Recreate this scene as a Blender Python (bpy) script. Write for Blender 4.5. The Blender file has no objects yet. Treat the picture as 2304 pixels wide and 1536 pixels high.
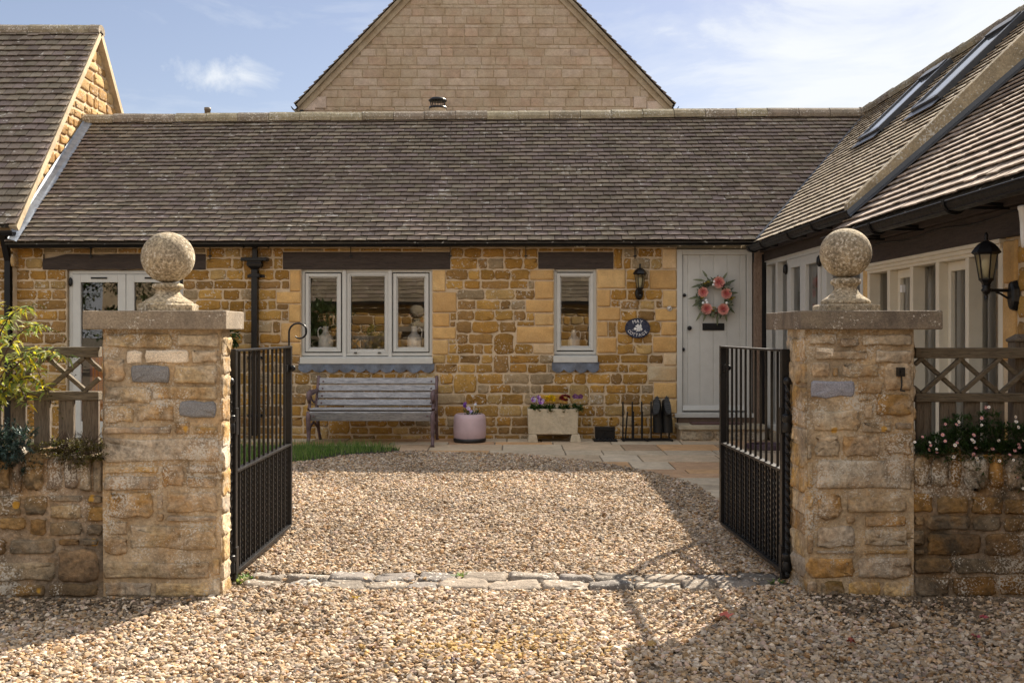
import bpy, math, random
import numpy as np
from mathutils import Vector, Matrix
R = math.radians
scene = bpy.context.scene
COL = scene.collection

# ------------------------------------------------------------------ camera, light, exposure
F, U0, V0, H = 2400.0, 1150.0, 747.0, 1.41       # focal length and vanishing point in photo pixels, eye height
cam = bpy.data.objects.new("camera", bpy.data.cameras.new("camera"))
COL.objects.link(cam); scene.camera = cam
cam.location = (0, 0, H); cam.rotation_euler = (R(90), 0, 0)
cam.data.sensor_width = 36.0; cam.data.lens = 36.0 * F / 2304.0
cam.data.shift_x = (1152 - U0) / 2304.0; cam.data.shift_y = (V0 - 768) / 2304.0
cam.data.clip_end = 2000; cam.data.clip_start = 0.05

SUN = Vector((0.69, 1.12, 1.0)).normalized()
az = math.atan2(SUN.x, SUN.y); el = math.asin(SUN.z)
sun = bpy.data.objects.new("sun", bpy.data.lights.new("sun", 'SUN'))
COL.objects.link(sun); sun.rotation_euler = SUN.to_track_quat('Z', 'Y').to_euler()
sun.data.energy = 5.0; sun.data.angle = R(0.55); sun.data.color = (1.0, 0.89, 0.74)
scene.view_settings.view_transform = 'Standard'; scene.view_settings.look = 'None'
scene.view_settings.exposure = 1.5; scene.view_settings.gamma = 1.0

W = bpy.data.worlds.new("World"); scene.world = W; W.use_nodes = True
def node(nt, typ, ins=None, **props):
    n = nt.nodes.new(typ)
    for k, v in props.items(): setattr(n, k, v)
    for k, v in (ins or {}).items():
        if isinstance(v, bpy.types.NodeSocket): nt.links.new(v, n.inputs[k])
        else: n.inputs[k].default_value = v
    return n
def ramp(nt, fac, stops):
    n = nt.nodes.new('ShaderNodeValToRGB'); nt.links.new(fac, n.inputs[0])
    e = n.color_ramp.elements; q = lambda c: (c, c, c, 1) if isinstance(c, (int, float)) else (*c, 1)
    e[0].position = stops[0][0]; e[0].color = q(stops[0][1]); e[1].position = min(1.0, stops[-1][0]); e[1].color = q(stops[-1][1])
    for p, c in stops[1:-1]: k = e.new(p); k.color = q(c)
    return n.outputs[0]
def mixc(nt, fac, a, b, mode='MIX'):
    n = nt.nodes.new('ShaderNodeMix'); n.data_type = 'RGBA'; n.blend_type = mode; n.clamp_result = False
    for s, v in ((n.inputs[0], fac), (n.inputs[6], a), (n.inputs[7], b)):
        if isinstance(v, bpy.types.NodeSocket): nt.links.new(v, s)
        elif isinstance(v, (int, float)): s.default_value = v
        else: s.default_value = (*v, 1) if len(v) == 3 else v
    return n.outputs[2]
def mth(nt, op, a, b=0.0, clamp=False):
    n = nt.nodes.new('ShaderNodeMath'); n.operation = op; n.use_clamp = clamp
    for i, v in enumerate((a, b)):
        if isinstance(v, bpy.types.NodeSocket): nt.links.new(v, n.inputs[i])
        else: n.inputs[i].default_value = v
    return n.outputs[0]
def world():
    nt = W.node_tree; nt.nodes.clear()
    sky = node(nt, 'ShaderNodeTexSky', sky_type='NISHITA', sun_disc=False, sun_elevation=el, sun_rotation=az,
               air_density=1.0, dust_density=0.35, ozone_density=2.2)
    tc = node(nt, 'ShaderNodeTexCoord')
    mp = node(nt, 'ShaderNodeMapping', {'Vector': tc.outputs['Generated'], 'Scale': (1.6, 1.0, 5.5), 'Rotation': (0, R(-8), 0)})
    n1 = node(nt, 'ShaderNodeTexNoise', {'Vector': mp.outputs[0], 'Scale': 2.6, 'Detail': 9.0, 'Roughness': 0.6, 'Distortion': 0.6})
    sep = node(nt, 'ShaderNodeSeparateXYZ', {0: tc.outputs['Generated']})
    side = mth(nt, 'MULTIPLY', sep.outputs[0], 0.45)
    m = mth(nt, 'ADD', n1.outputs[0], side)
    cl = ramp(nt, m, [(0.40, 0.10), (0.51, 0.30), (0.59, 0.68), (0.70, 1.0)])
    # one small bright puff over the left end of the roof
    d = Vector(((500 - U0) / F, 1, (V0 - 172) / F)).normalized()
    dst = node(nt, 'ShaderNodeVectorMath', {0: tc.outputs['Generated'], 1: (d.x, d.y, d.z)}, operation='SUBTRACT')
    dst = node(nt, 'ShaderNodeVectorMath', {0: dst.outputs[0], 1: (0.8, 1.0, 1.7)}, operation='MULTIPLY')
    ln = node(nt, 'ShaderNodeVectorMath', {0: dst.outputs[0]}, operation='LENGTH')
    n2 = node(nt, 'ShaderNodeTexNoise', {'Vector': tc.outputs['Generated'], 'Scale': 19.0, 'Detail': 8.0, 'Roughness': 0.62, 'Distortion': 0.5})
    puff = ramp(nt, mth(nt, 'ADD', mth(nt, 'MULTIPLY', ln.outputs['Value'], 9.0), mth(nt, 'MULTIPLY', n2.outputs[0], 1.3)), [(0.62, 0.8), (0.80, 0.35), (1.0, 0.0)])
    mask = mth(nt, 'MAXIMUM', cl, puff)
    skyc = mixc(nt, 1.0, sky.outputs[0], (.95, .80, .775), 'MULTIPLY')
    col = mixc(nt, mask, skyc, (6.7, 6.95, 7.2))
    # unseen bright cloud bank, added behind the camera as soft frontal fill
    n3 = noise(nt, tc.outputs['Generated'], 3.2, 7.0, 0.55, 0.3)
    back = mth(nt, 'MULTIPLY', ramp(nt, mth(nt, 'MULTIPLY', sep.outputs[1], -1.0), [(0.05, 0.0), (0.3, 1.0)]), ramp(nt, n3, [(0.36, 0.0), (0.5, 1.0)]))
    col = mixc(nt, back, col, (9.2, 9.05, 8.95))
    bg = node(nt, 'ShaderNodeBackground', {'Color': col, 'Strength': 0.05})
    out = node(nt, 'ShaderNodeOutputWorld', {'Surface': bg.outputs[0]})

# ------------------------------------------------------------------ helpers
def P(u, v, Y): return Vector(((u - U0) * Y / F, Y, H + (V0 - v) * Y / F))
def zg(y): return 0.075 * min(max((y - 7.0) / 6.0, 0), 1)
def G(u, v):
    Y = 10.0
    for _ in range(30): Y = (H - zg(Y)) * F / (v - V0)
    return ((u - U0) * Y / F, Y)
WL = {}
class MB:
    def __init__(s): s.v = []; s.f = []; s.m = []; s.c = []; s.s = []
    def add(s, vs, fs, mat=0, col=(1, 1, 1), smooth=False):
        o = len(s.v); s.v.extend([tuple(p) for p in vs]); s.c.extend([col] * len(vs))
        for f in fs: s.f.append([i + o for i in f]); s.m.append(mat); s.s.append(smooth)
    def box(s, lo, hi, mat=0, col=(1, 1, 1), rot=None):
        x0, y0, z0 = lo; x1, y1, z1 = hi
        vs = [(x0, y0, z0), (x1, y0, z0), (x1, y1, z0), (x0, y1, z0), (x0, y0, z1), (x1, y0, z1), (x1, y1, z1), (x0, y1, z1)]
        if rot is not None:
            c = Vector(((x0 + x1) / 2, (y0 + y1) / 2, (z0 + z1) / 2)); vs = [c + rot @ (Vector(p) - c) for p in vs]
        s.add(vs, [(0, 3, 2, 1), (4, 5, 6, 7), (0, 1, 5, 4), (1, 2, 6, 5), (2, 3, 7, 6), (3, 0, 4, 7)], mat, col)
    def bar(s, p0, p1, w, h, mat=0, col=(1, 1, 1), up=(0, 0, 1), twist=0, segs=1):
        p0, p1 = Vector(p0), Vector(p1); d = (p1 - p0).normalized()
        a = d.cross(Vector(up))
        if a.length < 1e-4: a = d.cross(Vector((1, 0, 0)))
        a.normalize(); b = a.cross(d).normalized()
        vs, fs = [], []
        for i in range(segs + 1):
            t = i / segs; q = p0.lerp(p1, t); an = twist * t
            ca, sa = math.cos(an), math.sin(an); A = a * ca + b * sa; B = b * ca - a * sa
            for sx, sy in ((-1, -1), (1, -1), (1, 1), (-1, 1)): vs.append(q + A * (sx * w / 2) + B * (sy * h / 2))
        for i in range(segs):
            for k in range(4): fs.append((i * 4 + k, i * 4 + (k + 1) % 4, i * 4 + 4 + (k + 1) % 4, i * 4 + 4 + k))
        fs.append((3, 2, 1, 0)); n = segs * 4; fs.append((n, n + 1, n + 2, n + 3))
        s.add(vs, fs, mat, col)
    def tube(s, pts, rad, n=8, mat=0, col=(1, 1, 1), smooth=True, flat=1.0, up=None):
        pts = [Vector(p) for p in pts]; rad = rad if isinstance(rad, (list, tuple)) else [rad] * len(pts)
        vs, fs = [], []; pa = None
        for i, p in enumerate(pts):
            d = (pts[min(i + 1, len(pts) - 1)] - pts[max(i - 1, 0)]).normalized()
            if pa is None:
                a = d.cross(Vector(up) if up else (Vector((0, 0, 1)) if abs(d.z) < .9 else Vector((1, 0, 0)))).normalized()
            else: a = (pa - d * pa.dot(d)).normalized()
            pa = a; b = d.cross(a)
            for k in range(n):
                an = 2 * math.pi * k / n; vs.append(p + (a * math.cos(an) + b * math.sin(an) * flat) * rad[i])
        for i in range(len(pts) - 1):
            for k in range(n): fs.append((i * n + k, i * n + (k + 1) % n, (i + 1) * n + (k + 1) % n, (i + 1) * n + k))
        s.add(vs, fs, mat, col, smooth)
        o = (len(pts) - 1) * n
        s.add(vs[:n], [tuple(reversed(range(n)))], mat, col); s.add(vs[o:], [tuple(range(n))], mat, col)
    def lathe(s, prof, c, n=24, mat=0, col=(1, 1, 1), smooth=True, ph=0.0, sy=1.0):
        vs, fs = [], []; c = Vector(c)
        for r, z in prof:
            for k in range(n):
                an = 2 * math.pi * k / n + ph; vs.append(c + Vector((r * math.cos(an), r * sy * math.sin(an), z)))
        for i in range(len(prof) - 1):
            for k in range(n): fs.append((i * n + k, i * n + (k + 1) % n, (i + 1) * n + (k + 1) % n, (i + 1) * n + k))
        fs.append(tuple(reversed(range(n)))); o = (len(prof) - 1) * n; fs.append(tuple(range(o, o + n)))
        s.add(vs, fs, mat, col, smooth)
    def ball(s, c, r, n=24, m=16, mat=0, col=(1, 1, 1), sc=(1, 1, 1)):
        vs, fs = [], []; c = Vector(c)
        for i in range(m + 1):
            t = math.pi * i / m
            for k in range(n):
                an = 2 * math.pi * k / n
                vs.append(c + Vector((r * sc[0] * math.sin(t) * math.cos(an), r * sc[1] * math.sin(t) * math.sin(an), -r * sc[2] * math.cos(t))))
        for i in range(m):
            for k in range(n): fs.append((i * n + k, i * n + (k + 1) % n, (i + 1) * n + (k + 1) % n, (i + 1) * n + k))
        s.add(vs, fs, mat, col, True)
    def prism(s, poly, ext, mat=0, col=(1, 1, 1), smooth=False):
        n = len(poly); e = Vector(ext); vs = [Vector(p) for p in poly] + [Vector(p) + e for p in poly]
        s.add(vs, [tuple(range(n)), tuple(reversed(range(n, 2 * n)))] + [(i, n + i, n + (i + 1) % n, (i + 1) % n) for i in range(n)], mat, col, smooth)
    def build(s, name, mats, parent=None, bevel=0.0, loc=None, seg=2):
        me = bpy.data.meshes.new(name)
        off = Vector(loc) if loc is not None else (WL[parent] if parent is not None else Vector((0, 0, 0)))
        me.from_pydata([Vector(p) - off for p in s.v], [], s.f); me.update()
        mats = mats if isinstance(mats, (list, tuple)) else [mats]
        for m in mats: me.materials.append(m)
        me.polygons.foreach_set('material_index', s.m); me.polygons.foreach_set('use_smooth', s.s)
        at = me.attributes.new('col', 'FLOAT_COLOR', 'POINT')
        at.data.foreach_set('color', np.hstack([np.array(s.c, dtype=np.float32).reshape(-1, 3), np.ones((len(s.c), 1), np.float32)]).ravel())
        o = bpy.data.objects.new(name, me); COL.objects.link(o)
        if parent is not None: o.parent = parent
        if loc is not None and parent is None: o.location = off
        WL[o] = off
        if bevel:
            b = o.modifiers.new('bevel', 'BEVEL'); b.width = bevel; b.segments = seg; b.limit_method = 'ANGLE'; b.angle_limit = R(40)
        return o
def tag(o, label, cat, group=None):
    o['label'] = label; o['category'] = cat
    if group: o['group'] = group
    return o
def thing(name, label, cat, loc, group=None):
    o = bpy.data.objects.new(name, None); COL.objects.link(o); o.location = loc; o.empty_display_size = 0.1
    WL[o] = Vector(loc); return tag(o, label, cat, group)
def struct(o, kind='structure'): o['kind'] = kind; return o

# ------------------------------------------------------------------ materials
def newmat(name):
    m = bpy.data.materials.new(name); m.use_nodes = True; nt = m.node_tree; nt.nodes.clear()
    b = node(nt, 'ShaderNodeBsdfPrincipled'); o = node(nt, 'ShaderNodeOutputMaterial', {'Surface': b.outputs[0]})
    return m, nt, b, o
def objco(nt): return node(nt, 'ShaderNodeTexCoord').outputs['Object']
def noise(nt, co, sc, det=4.0, ro=0.55, dist=0.0):
    return node(nt, 'ShaderNodeTexNoise', {'Vector': co, 'Scale': sc, 'Detail': det, 'Roughness': ro, 'Distortion': dist}).outputs[0]
def bumpit(nt, b, h, strength, dist=0.02):
    n = node(nt, 'ShaderNodeBump', {'Height': h, 'Strength': strength, 'Distance': dist}); nt.links.new(n.outputs[0], b.inputs['Normal'])
def pmat(name, col, rough=0.6, var=0.12, sc=12.0, bump=0.0, bsc=60.0, metal=0.0, spec=0.5, useattr=False):
    m, nt, b, o = newmat(name); co = objco(nt)
    base = node(nt, 'ShaderNodeAttribute', attribute_name='col').outputs['Color'] if useattr else None
    n = noise(nt, co, sc, 6.0, 0.6)
    f = ramp(nt, n, [(0.3, 1 - var), (0.7, 1 + var)])
    c = mixc(nt, 1.0, base if useattr else col, f, 'MULTIPLY'); nt.links.new(c, b.inputs['Base Color'])
    b.inputs['Roughness'].default_value = rough; b.inputs['Metallic'].default_value = metal
    b.inputs['Specular IOR Level'].default_value = spec
    rr = ramp(nt, noise(nt, co, sc * 3, 3.0), [(0.3, max(0, rough - .1)), (0.7, min(1, rough + .1))]); nt.links.new(rr, b.inputs['Roughness'])
    if bump: bumpit(nt, b, noise(nt, co, bsc, 5.0, 0.6), bump)
    return m
def stonemat(name, var=0.3, white=0.0, orange=0.0, dark=0.0, bump=0.5, grain=70.0, speck=0.25, stain=None, wsc=42.0, alt=None, wthr=0.45):
    m, nt, b, o = newmat(name); co = objco(nt)
    c = node(nt, 'ShaderNodeAttribute', attribute_name='col').outputs['Color']
    n1 = noise(nt, co, 7.0, 7.0, 0.62, 0.4)
    c = mixc(nt, 1.0, c, ramp(nt, n1, [(0.28, 1 - var), (0.72, 1 + var)]), 'MULTIPLY')
    if alt:
        for col_, sc_, am_ in alt: c = mixc(nt, ramp(nt, noise(nt, co, sc_, 7.0, 0.65, 0.7), [(0.45, 0.0), (0.62, am_)]), c, col_)
    n2 = noise(nt, co, grain, 5.0, 0.7)
    c = mixc(nt, 1.0, c, ramp(nt, n2, [(0.3, 1 - speck), (0.7, 1 + speck)]), 'MULTIPLY')
    if stain: c = mixc(nt, ramp(nt, noise(nt, co, 1.7, 6.0, 0.65, 0.8), [(0.42, 0.0), (0.66, stain[1])]), c, stain[0])
    if dark:
        k = ramp(nt, noise(nt, co, 4.2, 8.0, 0.7, 0.9), [(0.52, 0.0), (0.66, dark)])
        c = mixc(nt, k, c, (0.055, 0.045, 0.032))
    if white:
        n3 = noise(nt, co, wsc, 3.0, 0.6); n4 = noise(nt, co, 3.3, 4.0, 0.6)
        k = ramp(nt, mth(nt, 'MULTIPLY', mth(nt, 'ADD', n3, mth(nt, 'MULTIPLY', n4, wthr)), 0.5), [(0.5 * (0.61 + 0.5 * wthr - 0.05 * white), 0.0), (0.5 * (0.65 + 0.5 * wthr - 0.05 * white), 0.75)])
        c = mixc(nt, k, c, (0.56, 0.53, 0.47))
    if orange:
        v = node(nt, 'ShaderNodeTexVoronoi', {'Vector': co, 'Scale': 7.5, 'Randomness': 1.0})
        hsel = node(nt, 'ShaderNodeSeparateColor', {0: v.outputs['Color']}).outputs[0]
        dd = mth(nt, 'ADD', v.outputs['Distance'], mth(nt, 'MULTIPLY', noise(nt, co, 60.0, 3.0), 0.12))
        k = mth(nt, 'MULTIPLY', ramp(nt, dd, [(0.19, 1.0), (0.235, 0.0)]), ramp(nt, hsel, [(1 - orange, 0.0), (1 - orange + .02, 0.85)]))
        c = mixc(nt, k, c, (0.52, 0.29, 0.04))
    nt.links.new(c, b.inputs['Base Color']); b.inputs['Roughness'].default_value = 0.93; b.inputs['Specular IOR Level'].default_value = 0.25
    h = mth(nt, 'ADD', mth(nt, 'MULTIPLY', n1, 0.9), mth(nt, 'MULTIPLY', n2, 0.35))
    bumpit(nt, b, h, bump, 0.03)
    return m
def leafmat(name, stops, trans=0.35, rough=0.55):
    m, nt, b, o = newmat(name)
    a = node(nt, 'ShaderNodeAttribute', attribute_name='col').outputs['Fac']
    c = ramp(nt, a, stops); nt.links.new(c, b.inputs['Base Color']); b.inputs['Roughness'].default_value = rough
    t = node(nt, 'ShaderNodeBsdfTranslucent', {'Color': mixc(nt, 1.0, c, (1.5, 1.6, 0.7), 'MULTIPLY')})
    mx = node(nt, 'ShaderNodeMixShader', {0: trans, 1: b.outputs[0], 2: t.outputs[0]}); nt.links.new(mx.outputs[0], o.inputs[0])
    return m
def glassmat(name, refl_ior=2.0, tint=(0.95, 0.96, 0.95), wob=0.0):
    m, nt, b, o = newmat(name); nt.nodes.remove(b)
    fr = node(nt, 'ShaderNodeFresnel', {'IOR': refl_ior})
    t = node(nt, 'ShaderNodeBsdfTransparent', {'Color': (*tint, 1)}); g = node(nt, 'ShaderNodeBsdfGlossy', {'Roughness': 0.0, 'Color': (1, 1, 1, 1)})
    if wob:
        bn = node(nt, 'ShaderNodeBump', {'Height': noise(nt, objco(nt), 2.6, 1.0), 'Strength': wob, 'Distance': 0.02}); nt.links.new(bn.outputs[0], g.inputs['Normal'])
    mx = node(nt, 'ShaderNodeMixShader', {0: fr.outputs[0], 1: t.outputs[0], 2: g.outputs[0]}); nt.links.new(mx.outputs[0], o.inputs[0])
    return m
world()
M_IRON = stonemat('ironstone', 0.24, white=-0.25, bump=0.55, grain=55, speck=0.22)
M_QUOIN = stonemat('dressed_stone', 0.2, bump=0.3, grain=60, speck=0.16, alt=[((.50, .30, .11), 2.3, .45), ((.60, .44, .24), 3.1, .25)], stain=((0.40, 0.22, 0.08), 0.35))
M_MORT = stonemat('mortar', 0.16, bump=0.5, grain=120, speck=0.2)
ALT = [((.135, .108, .08), 1.7, .62), ((.17, .14, .11), 4.6, .45), ((.36, .19, .055), 3.7, .5), ((.60, .51, .39), 4.6, .45)]
M_RUB = stonemat('rubble', 0.34, white=-0.3, orange=0.07, dark=0.6, bump=1.0, grain=34, speck=0.45, wsc=105.0, wthr=1.3, alt=ALT)
M_RUBM = stonemat('rubble_mortar', 0.28, white=0.5, orange=0.07, dark=0.4, bump=0.9, grain=60, speck=0.32, wsc=105.0, wthr=1.3, alt=[ALT[0], ((.42, .26, .11), 3.1, .5)])
M_LOW = stonemat('old_rubble', 0.34, white=-0.7, orange=0.16, dark=0.85, bump=1.0, grain=34, speck=0.45, wsc=95.0, wthr=1.3, alt=[((.075, .06, .045), 2.2, .7), ((.27, .15, .045), 3.9, .5)])
M_GRAN = stonemat('speckled_block', 0.14, bump=0.5, grain=150, speck=0.45)
M_ASH = stonemat('ashlar', 0.2, bump=0.35, grain=30, speck=0.16, alt=[((.27, .20, .12), 1.3, .5), ((.40, .34, .25), 2.1, .4)])
M_CAP = stonemat('cap_stone', 0.22, white=-1.5, bump=0.3, grain=110, speck=0.35, wsc=90.0, wthr=1.0, alt=[((.15, .12, .095), 2.6, .55), ((.33, .27, .19), 4.0, .3)])
M_FIN = stonemat('finial_stone', 0.3, white=0.3, dark=0.6, bump=0.6, grain=70, speck=0.75, wsc=70.0, alt=[((.19, .155, .12), 6.0, .45)])
M_TILE = stonemat('roof_tile', 0.2, white=-0.75, wsc=13.0, bump=0.35, grain=60, speck=0.22, stain=((0.12, 0.10, 0.065), 0.35))
M_RIDGE = stonemat('ridge_tile', 0.3, white=0.5, dark=0.2, bump=0.4, grain=60, speck=0.3)
M_FLAG = stonemat('flagstone', 0.2, bump=0.25, grain=30, speck=0.12)
M_SETT = stonemat('sett_stone', 0.3, white=0.1, bump=0.7, grain=45, speck=0.3)
M_PEB = stonemat('pebble', 0.15, bump=0.1, grain=90, speck=0.15)
M_BED = stonemat('gravel_bed', 0.3, bump=1.0, grain=55, speck=0.55)
M_BLACK = pmat('black_paint', (0.008, 0.008, 0.009), 0.38, 0.3, 20, 0.12, 45, spec=0.3)
M_GUT = pmat('black_plastic', (0.007, 0.007, 0.008), 0.42, 0.25, 9, 0.05, 20, spec=0.25)
M_PAINT = pmat('grey_paint', (0.50, 0.50, 0.475), 0.45, 0.05, 9, 0.04, 60)
M_CREAM = pmat('cream_paint', (0.62, 0.57, 0.46), 0.45, 0.05, 9, 0.04, 60)
M_LEAD = pmat('lead', (0.105, 0.125, 0.165), 0.45, 0.35, 14, 0.15, 30, metal=0.35)
M_GREYM = pmat('anthracite', (0.04, 0.043, 0.05), 0.35, 0.15, 9)
M_GLASS = glassmat('window_glass', 1.9, wob=0.014)
M_GLASSP = glassmat('door_glass', 1.75)
M_ROOM = pmat('plaster', (0.42, 0.38, 0.31), 0.9, 0.1, 3)
M_CURT = pmat('curtain', (0.52, 0.50, 0.47), 0.9, 0.08, 6)
M_WHITE = pmat('white_glaze', (0.78, 0.79, 0.80), 0.25, 0.06, 12)
M_WHITEP = pmat('white_plastic', (0.75, 0.75, 0.74), 0.4, 0.04, 12)
def woodmat(name, ca, cb, scale=(1, 1, 1), rough=0.85, bump=0.5, crack=0.5):
    m, nt, b, o = newmat(name)
    mp = node(nt, 'ShaderNodeMapping', {'Vector': objco(nt), 'Scale': scale})
    n = noise(nt, mp.outputs[0], 6.0, 8.0, 0.68, 0.5); n2 = noise(nt, mp.outputs[0], 22.0, 4.0, 0.6)
    c = mixc(nt, ramp(nt, n, [(0.3, 0.0), (0.7, 1.0)]), ca, cb)
    c = mixc(nt, 1.0, c, ramp(nt, n2, [(0.32, 1 - crack), (0.5, 1.08)]), 'MULTIPLY')
    nt.links.new(c, b.inputs['Base Color']); b.inputs['Roughness'].default_value = rough
    bumpit(nt, b, mth(nt, 'ADD', n, n2), bump, 0.01)
    return m
M_BEAM = woodmat('dark_oak', (0.028, 0.018, 0.014), (0.062, 0.045, 0.036), (0.6, 6, 6), 0.8, 0.6)
M_BEAMY = woodmat('dark_oak_board', (0.026, 0.018, 0.015), (0.050, 0.036, 0.030), (6, 0.6, 6), 0.75, 0.4)
M_POSTW = woodmat('weathered_post', (0.16, 0.10, 0.07), (0.27, 0.20, 0.15), (9, 9, 1.2), 0.9, 0.7)
M_BENCH = woodmat('silvered_wood', (0.16, 0.16, 0.17), (0.46, 0.46, 0.48), (1.0, 9, 9), 0.8, 0.6, 0.55)
M_FENCEV = woodmat('fence_board', (0.085, 0.062, 0.042), (0.20, 0.16, 0.115), (10, 10, 1.0), 0.85, 0.7, 0.5)
M_FENCEH = woodmat('fence_rail', (0.085, 0.065, 0.042), (0.19, 0.155, 0.105), (1.0, 10, 10), 0.85, 0.7, 0.5)
M_CASTIRON = pmat('rusty_iron', (0.13, 0.085, 0.09), 0.6, 0.4, 16, 0.3, 50, metal=0.2)
M_PINK = pmat('pink_ceramic', (0.50, 0.375, 0.405), 0.5, 0.09, 7, 0.05)
M_TROUGH = stonemat('trough_stone', 0.16, bump=0.6, grain=26, speck=0.12)
M_SOIL = pmat('soil', (0.035, 0.025, 0.018), 0.95, 0.3, 20, 0.8, 40)
M_NAVY = pmat('navy_enamel', (0.012, 0.022, 0.055), 0.3, 0.08, 9)
M_SILV = pmat('silver_letter', (0.70, 0.70, 0.71), 0.4, 0.1, 20)
M_RUBBER = pmat('black_rubber', (0.012, 0.012, 0.012), 0.5, 0.2, 20, 0.2, 40)
M_COL = pmat('tinted', (1, 1, 1), 0.7, 0.15, 25, useattr=True)
M_GRASS = leafmat('grass_blade', [(0.0, (0.05, 0.105, 0.015)), (0.6, (0.12, 0.22, 0.04)), (1.0, (0.27, 0.30, 0.10))], 0.35)
M_LEAFG = leafmat('green_leaf', [(0.0, (0.015, 0.04, 0.010)), (0.6, (0.045, 0.09, 0.022)), (1.0, (0.10, 0.14, 0.04))], 0.3)
M_LEAFY = leafmat('buddleia_leaf', [(0.0, (0.06, 0.11, 0.025)), (0.45, (0.15, 0.21, 0.06)), (0.7, (0.30, 0.32, 0.12)), (0.82, (0.46, 0.42, 0.04)), (1.0, (0.62, 0.48, 0.03))], 0.5)
M_LEAFB = leafmat('juniper_needle', [(0.0, (0.018, 0.04, 0.034)), (0.6, (0.05, 0.09, 0.085)), (1.0, (0.12, 0.17, 0.15))], 0.15)
M_LEAFO = leafmat('wreath_leaf', [(0.0, (0.035, 0.045, 0.022)), (0.6, (0.10, 0.12, 0.06)), (1.0, (0.19, 0.20, 0.13))], 0.1)
M_MOSS = leafmat('moss', [(0.0, (0.03, 0.022, 0.008)), (0.5, (0.07, 0.06, 0.012)), (0.85, (0.14, 0.12, 0.02)), (1.0, (0.32, 0.24, 0.03))], 0.25)
M_TWIG = pmat('twig', (0.06, 0.035, 0.022), 0.9, 0.2, 20)

# ------------------------------------------------------------------ masonry and roofing
def stone(mb, M, a0, a1, b0, b1, d, col, rng, rag=0.012, corner=0.22, mat=0, face=0.006, inset=0.14):
    w, h = a1 - a0, b1 - b0; mn = min(w, h); r = mn * corner; rag = min(rag, mn * .10); face = min(face, mn * .08)
    out = []
    cs = [(a0, b0, 1, 1), (a1, b0, -1, 1), (a1, b1, -1, -1), (a0, b1, 1, -1)]
    J = lambda k=1.0: rng.uniform(-rag, rag) * k
    for i, (x, y, sx, sy) in enumerate(cs):
        rr = r * rng.uniform(0.5, 1.5); rr = min(rr, mn * 0.45)
        p1 = (x, y + sy * rr); pm = (x + sx * rr * .3, y + sy * rr * .3); p2 = (x + sx * rr, y)
        seq = [p1, pm, p2] if i in (0, 2) else [p2, pm, p1]
        for q in seq: out.append((q[0] + J(.6), q[1] + J(.6)))
        nx, ny, nsx, nsy = cs[(i + 1) % 4]
        for t in ((0.33, 0.67) if (w if i % 2 == 0 else h) > .1 else (0.5,)):
            out.append((x + (nx - x) * t + (J(.3) if i % 2 == 0 else J()), y + (ny - y) * t + (J() if i % 2 == 0 else J(.3))))
    ca, cb = (a0 + a1) / 2 + J(), (b0 + b1) / 2 + J(); n = len(out); e = mn * inset
    ta, tb = rng.uniform(-1, 1) * face, rng.uniform(-1, 1) * face
    vs = [M(x, y, -0.01) for x, y in out] + [M(x, y, d * .5) for x, y in out]
    for fr, dd in ((1.0, 0.92), (2.6, 1.0)):
        for x, y in out:
            k = e * fr; X = ca + (x - ca) * max(0.1, 1 - 2 * k / w); Y = cb + (y - cb) * max(0.1, 1 - 2 * k / h)
            vs.append(M(X, Y, d * dd + ta * (X - ca) / w * 2 + tb * (Y - cb) / h * 2 + rng.uniform(-face, face) * .5))
    vs.append(M(ca, cb, d + rng.uniform(-face, face) * .4))
    fs = []
    for k in range(3):
        for i in range(n): fs.append((k * n + i, k * n + (i + 1) % n, (k + 1) * n + (i + 1) % n, (k + 1) * n + i))
    for i in range(n): fs.append((3 * n + i, 3 * n + (i + 1) % n, 4 * n))
    mb.add(vs, fs, mat, col, True)
def rows(z0, z1, lo, hi, rng, fixed=()):
    ks = sorted([z0, z1] + [f for f in fixed if z0 + .04 < f < z1 - .04]); out = []
    for a, b in zip(ks, ks[1:]):
        if b - a < 0.03: continue
        n = max(1, round((b - a) / ((lo + hi) / 2))); ws = [rng.uniform(lo, hi) for _ in range(n)]; s = sum(ws); z = a
        for w in ws: out.append((z, z + w * (b - a) / s)); z += w * (b - a) / s
    return out
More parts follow.
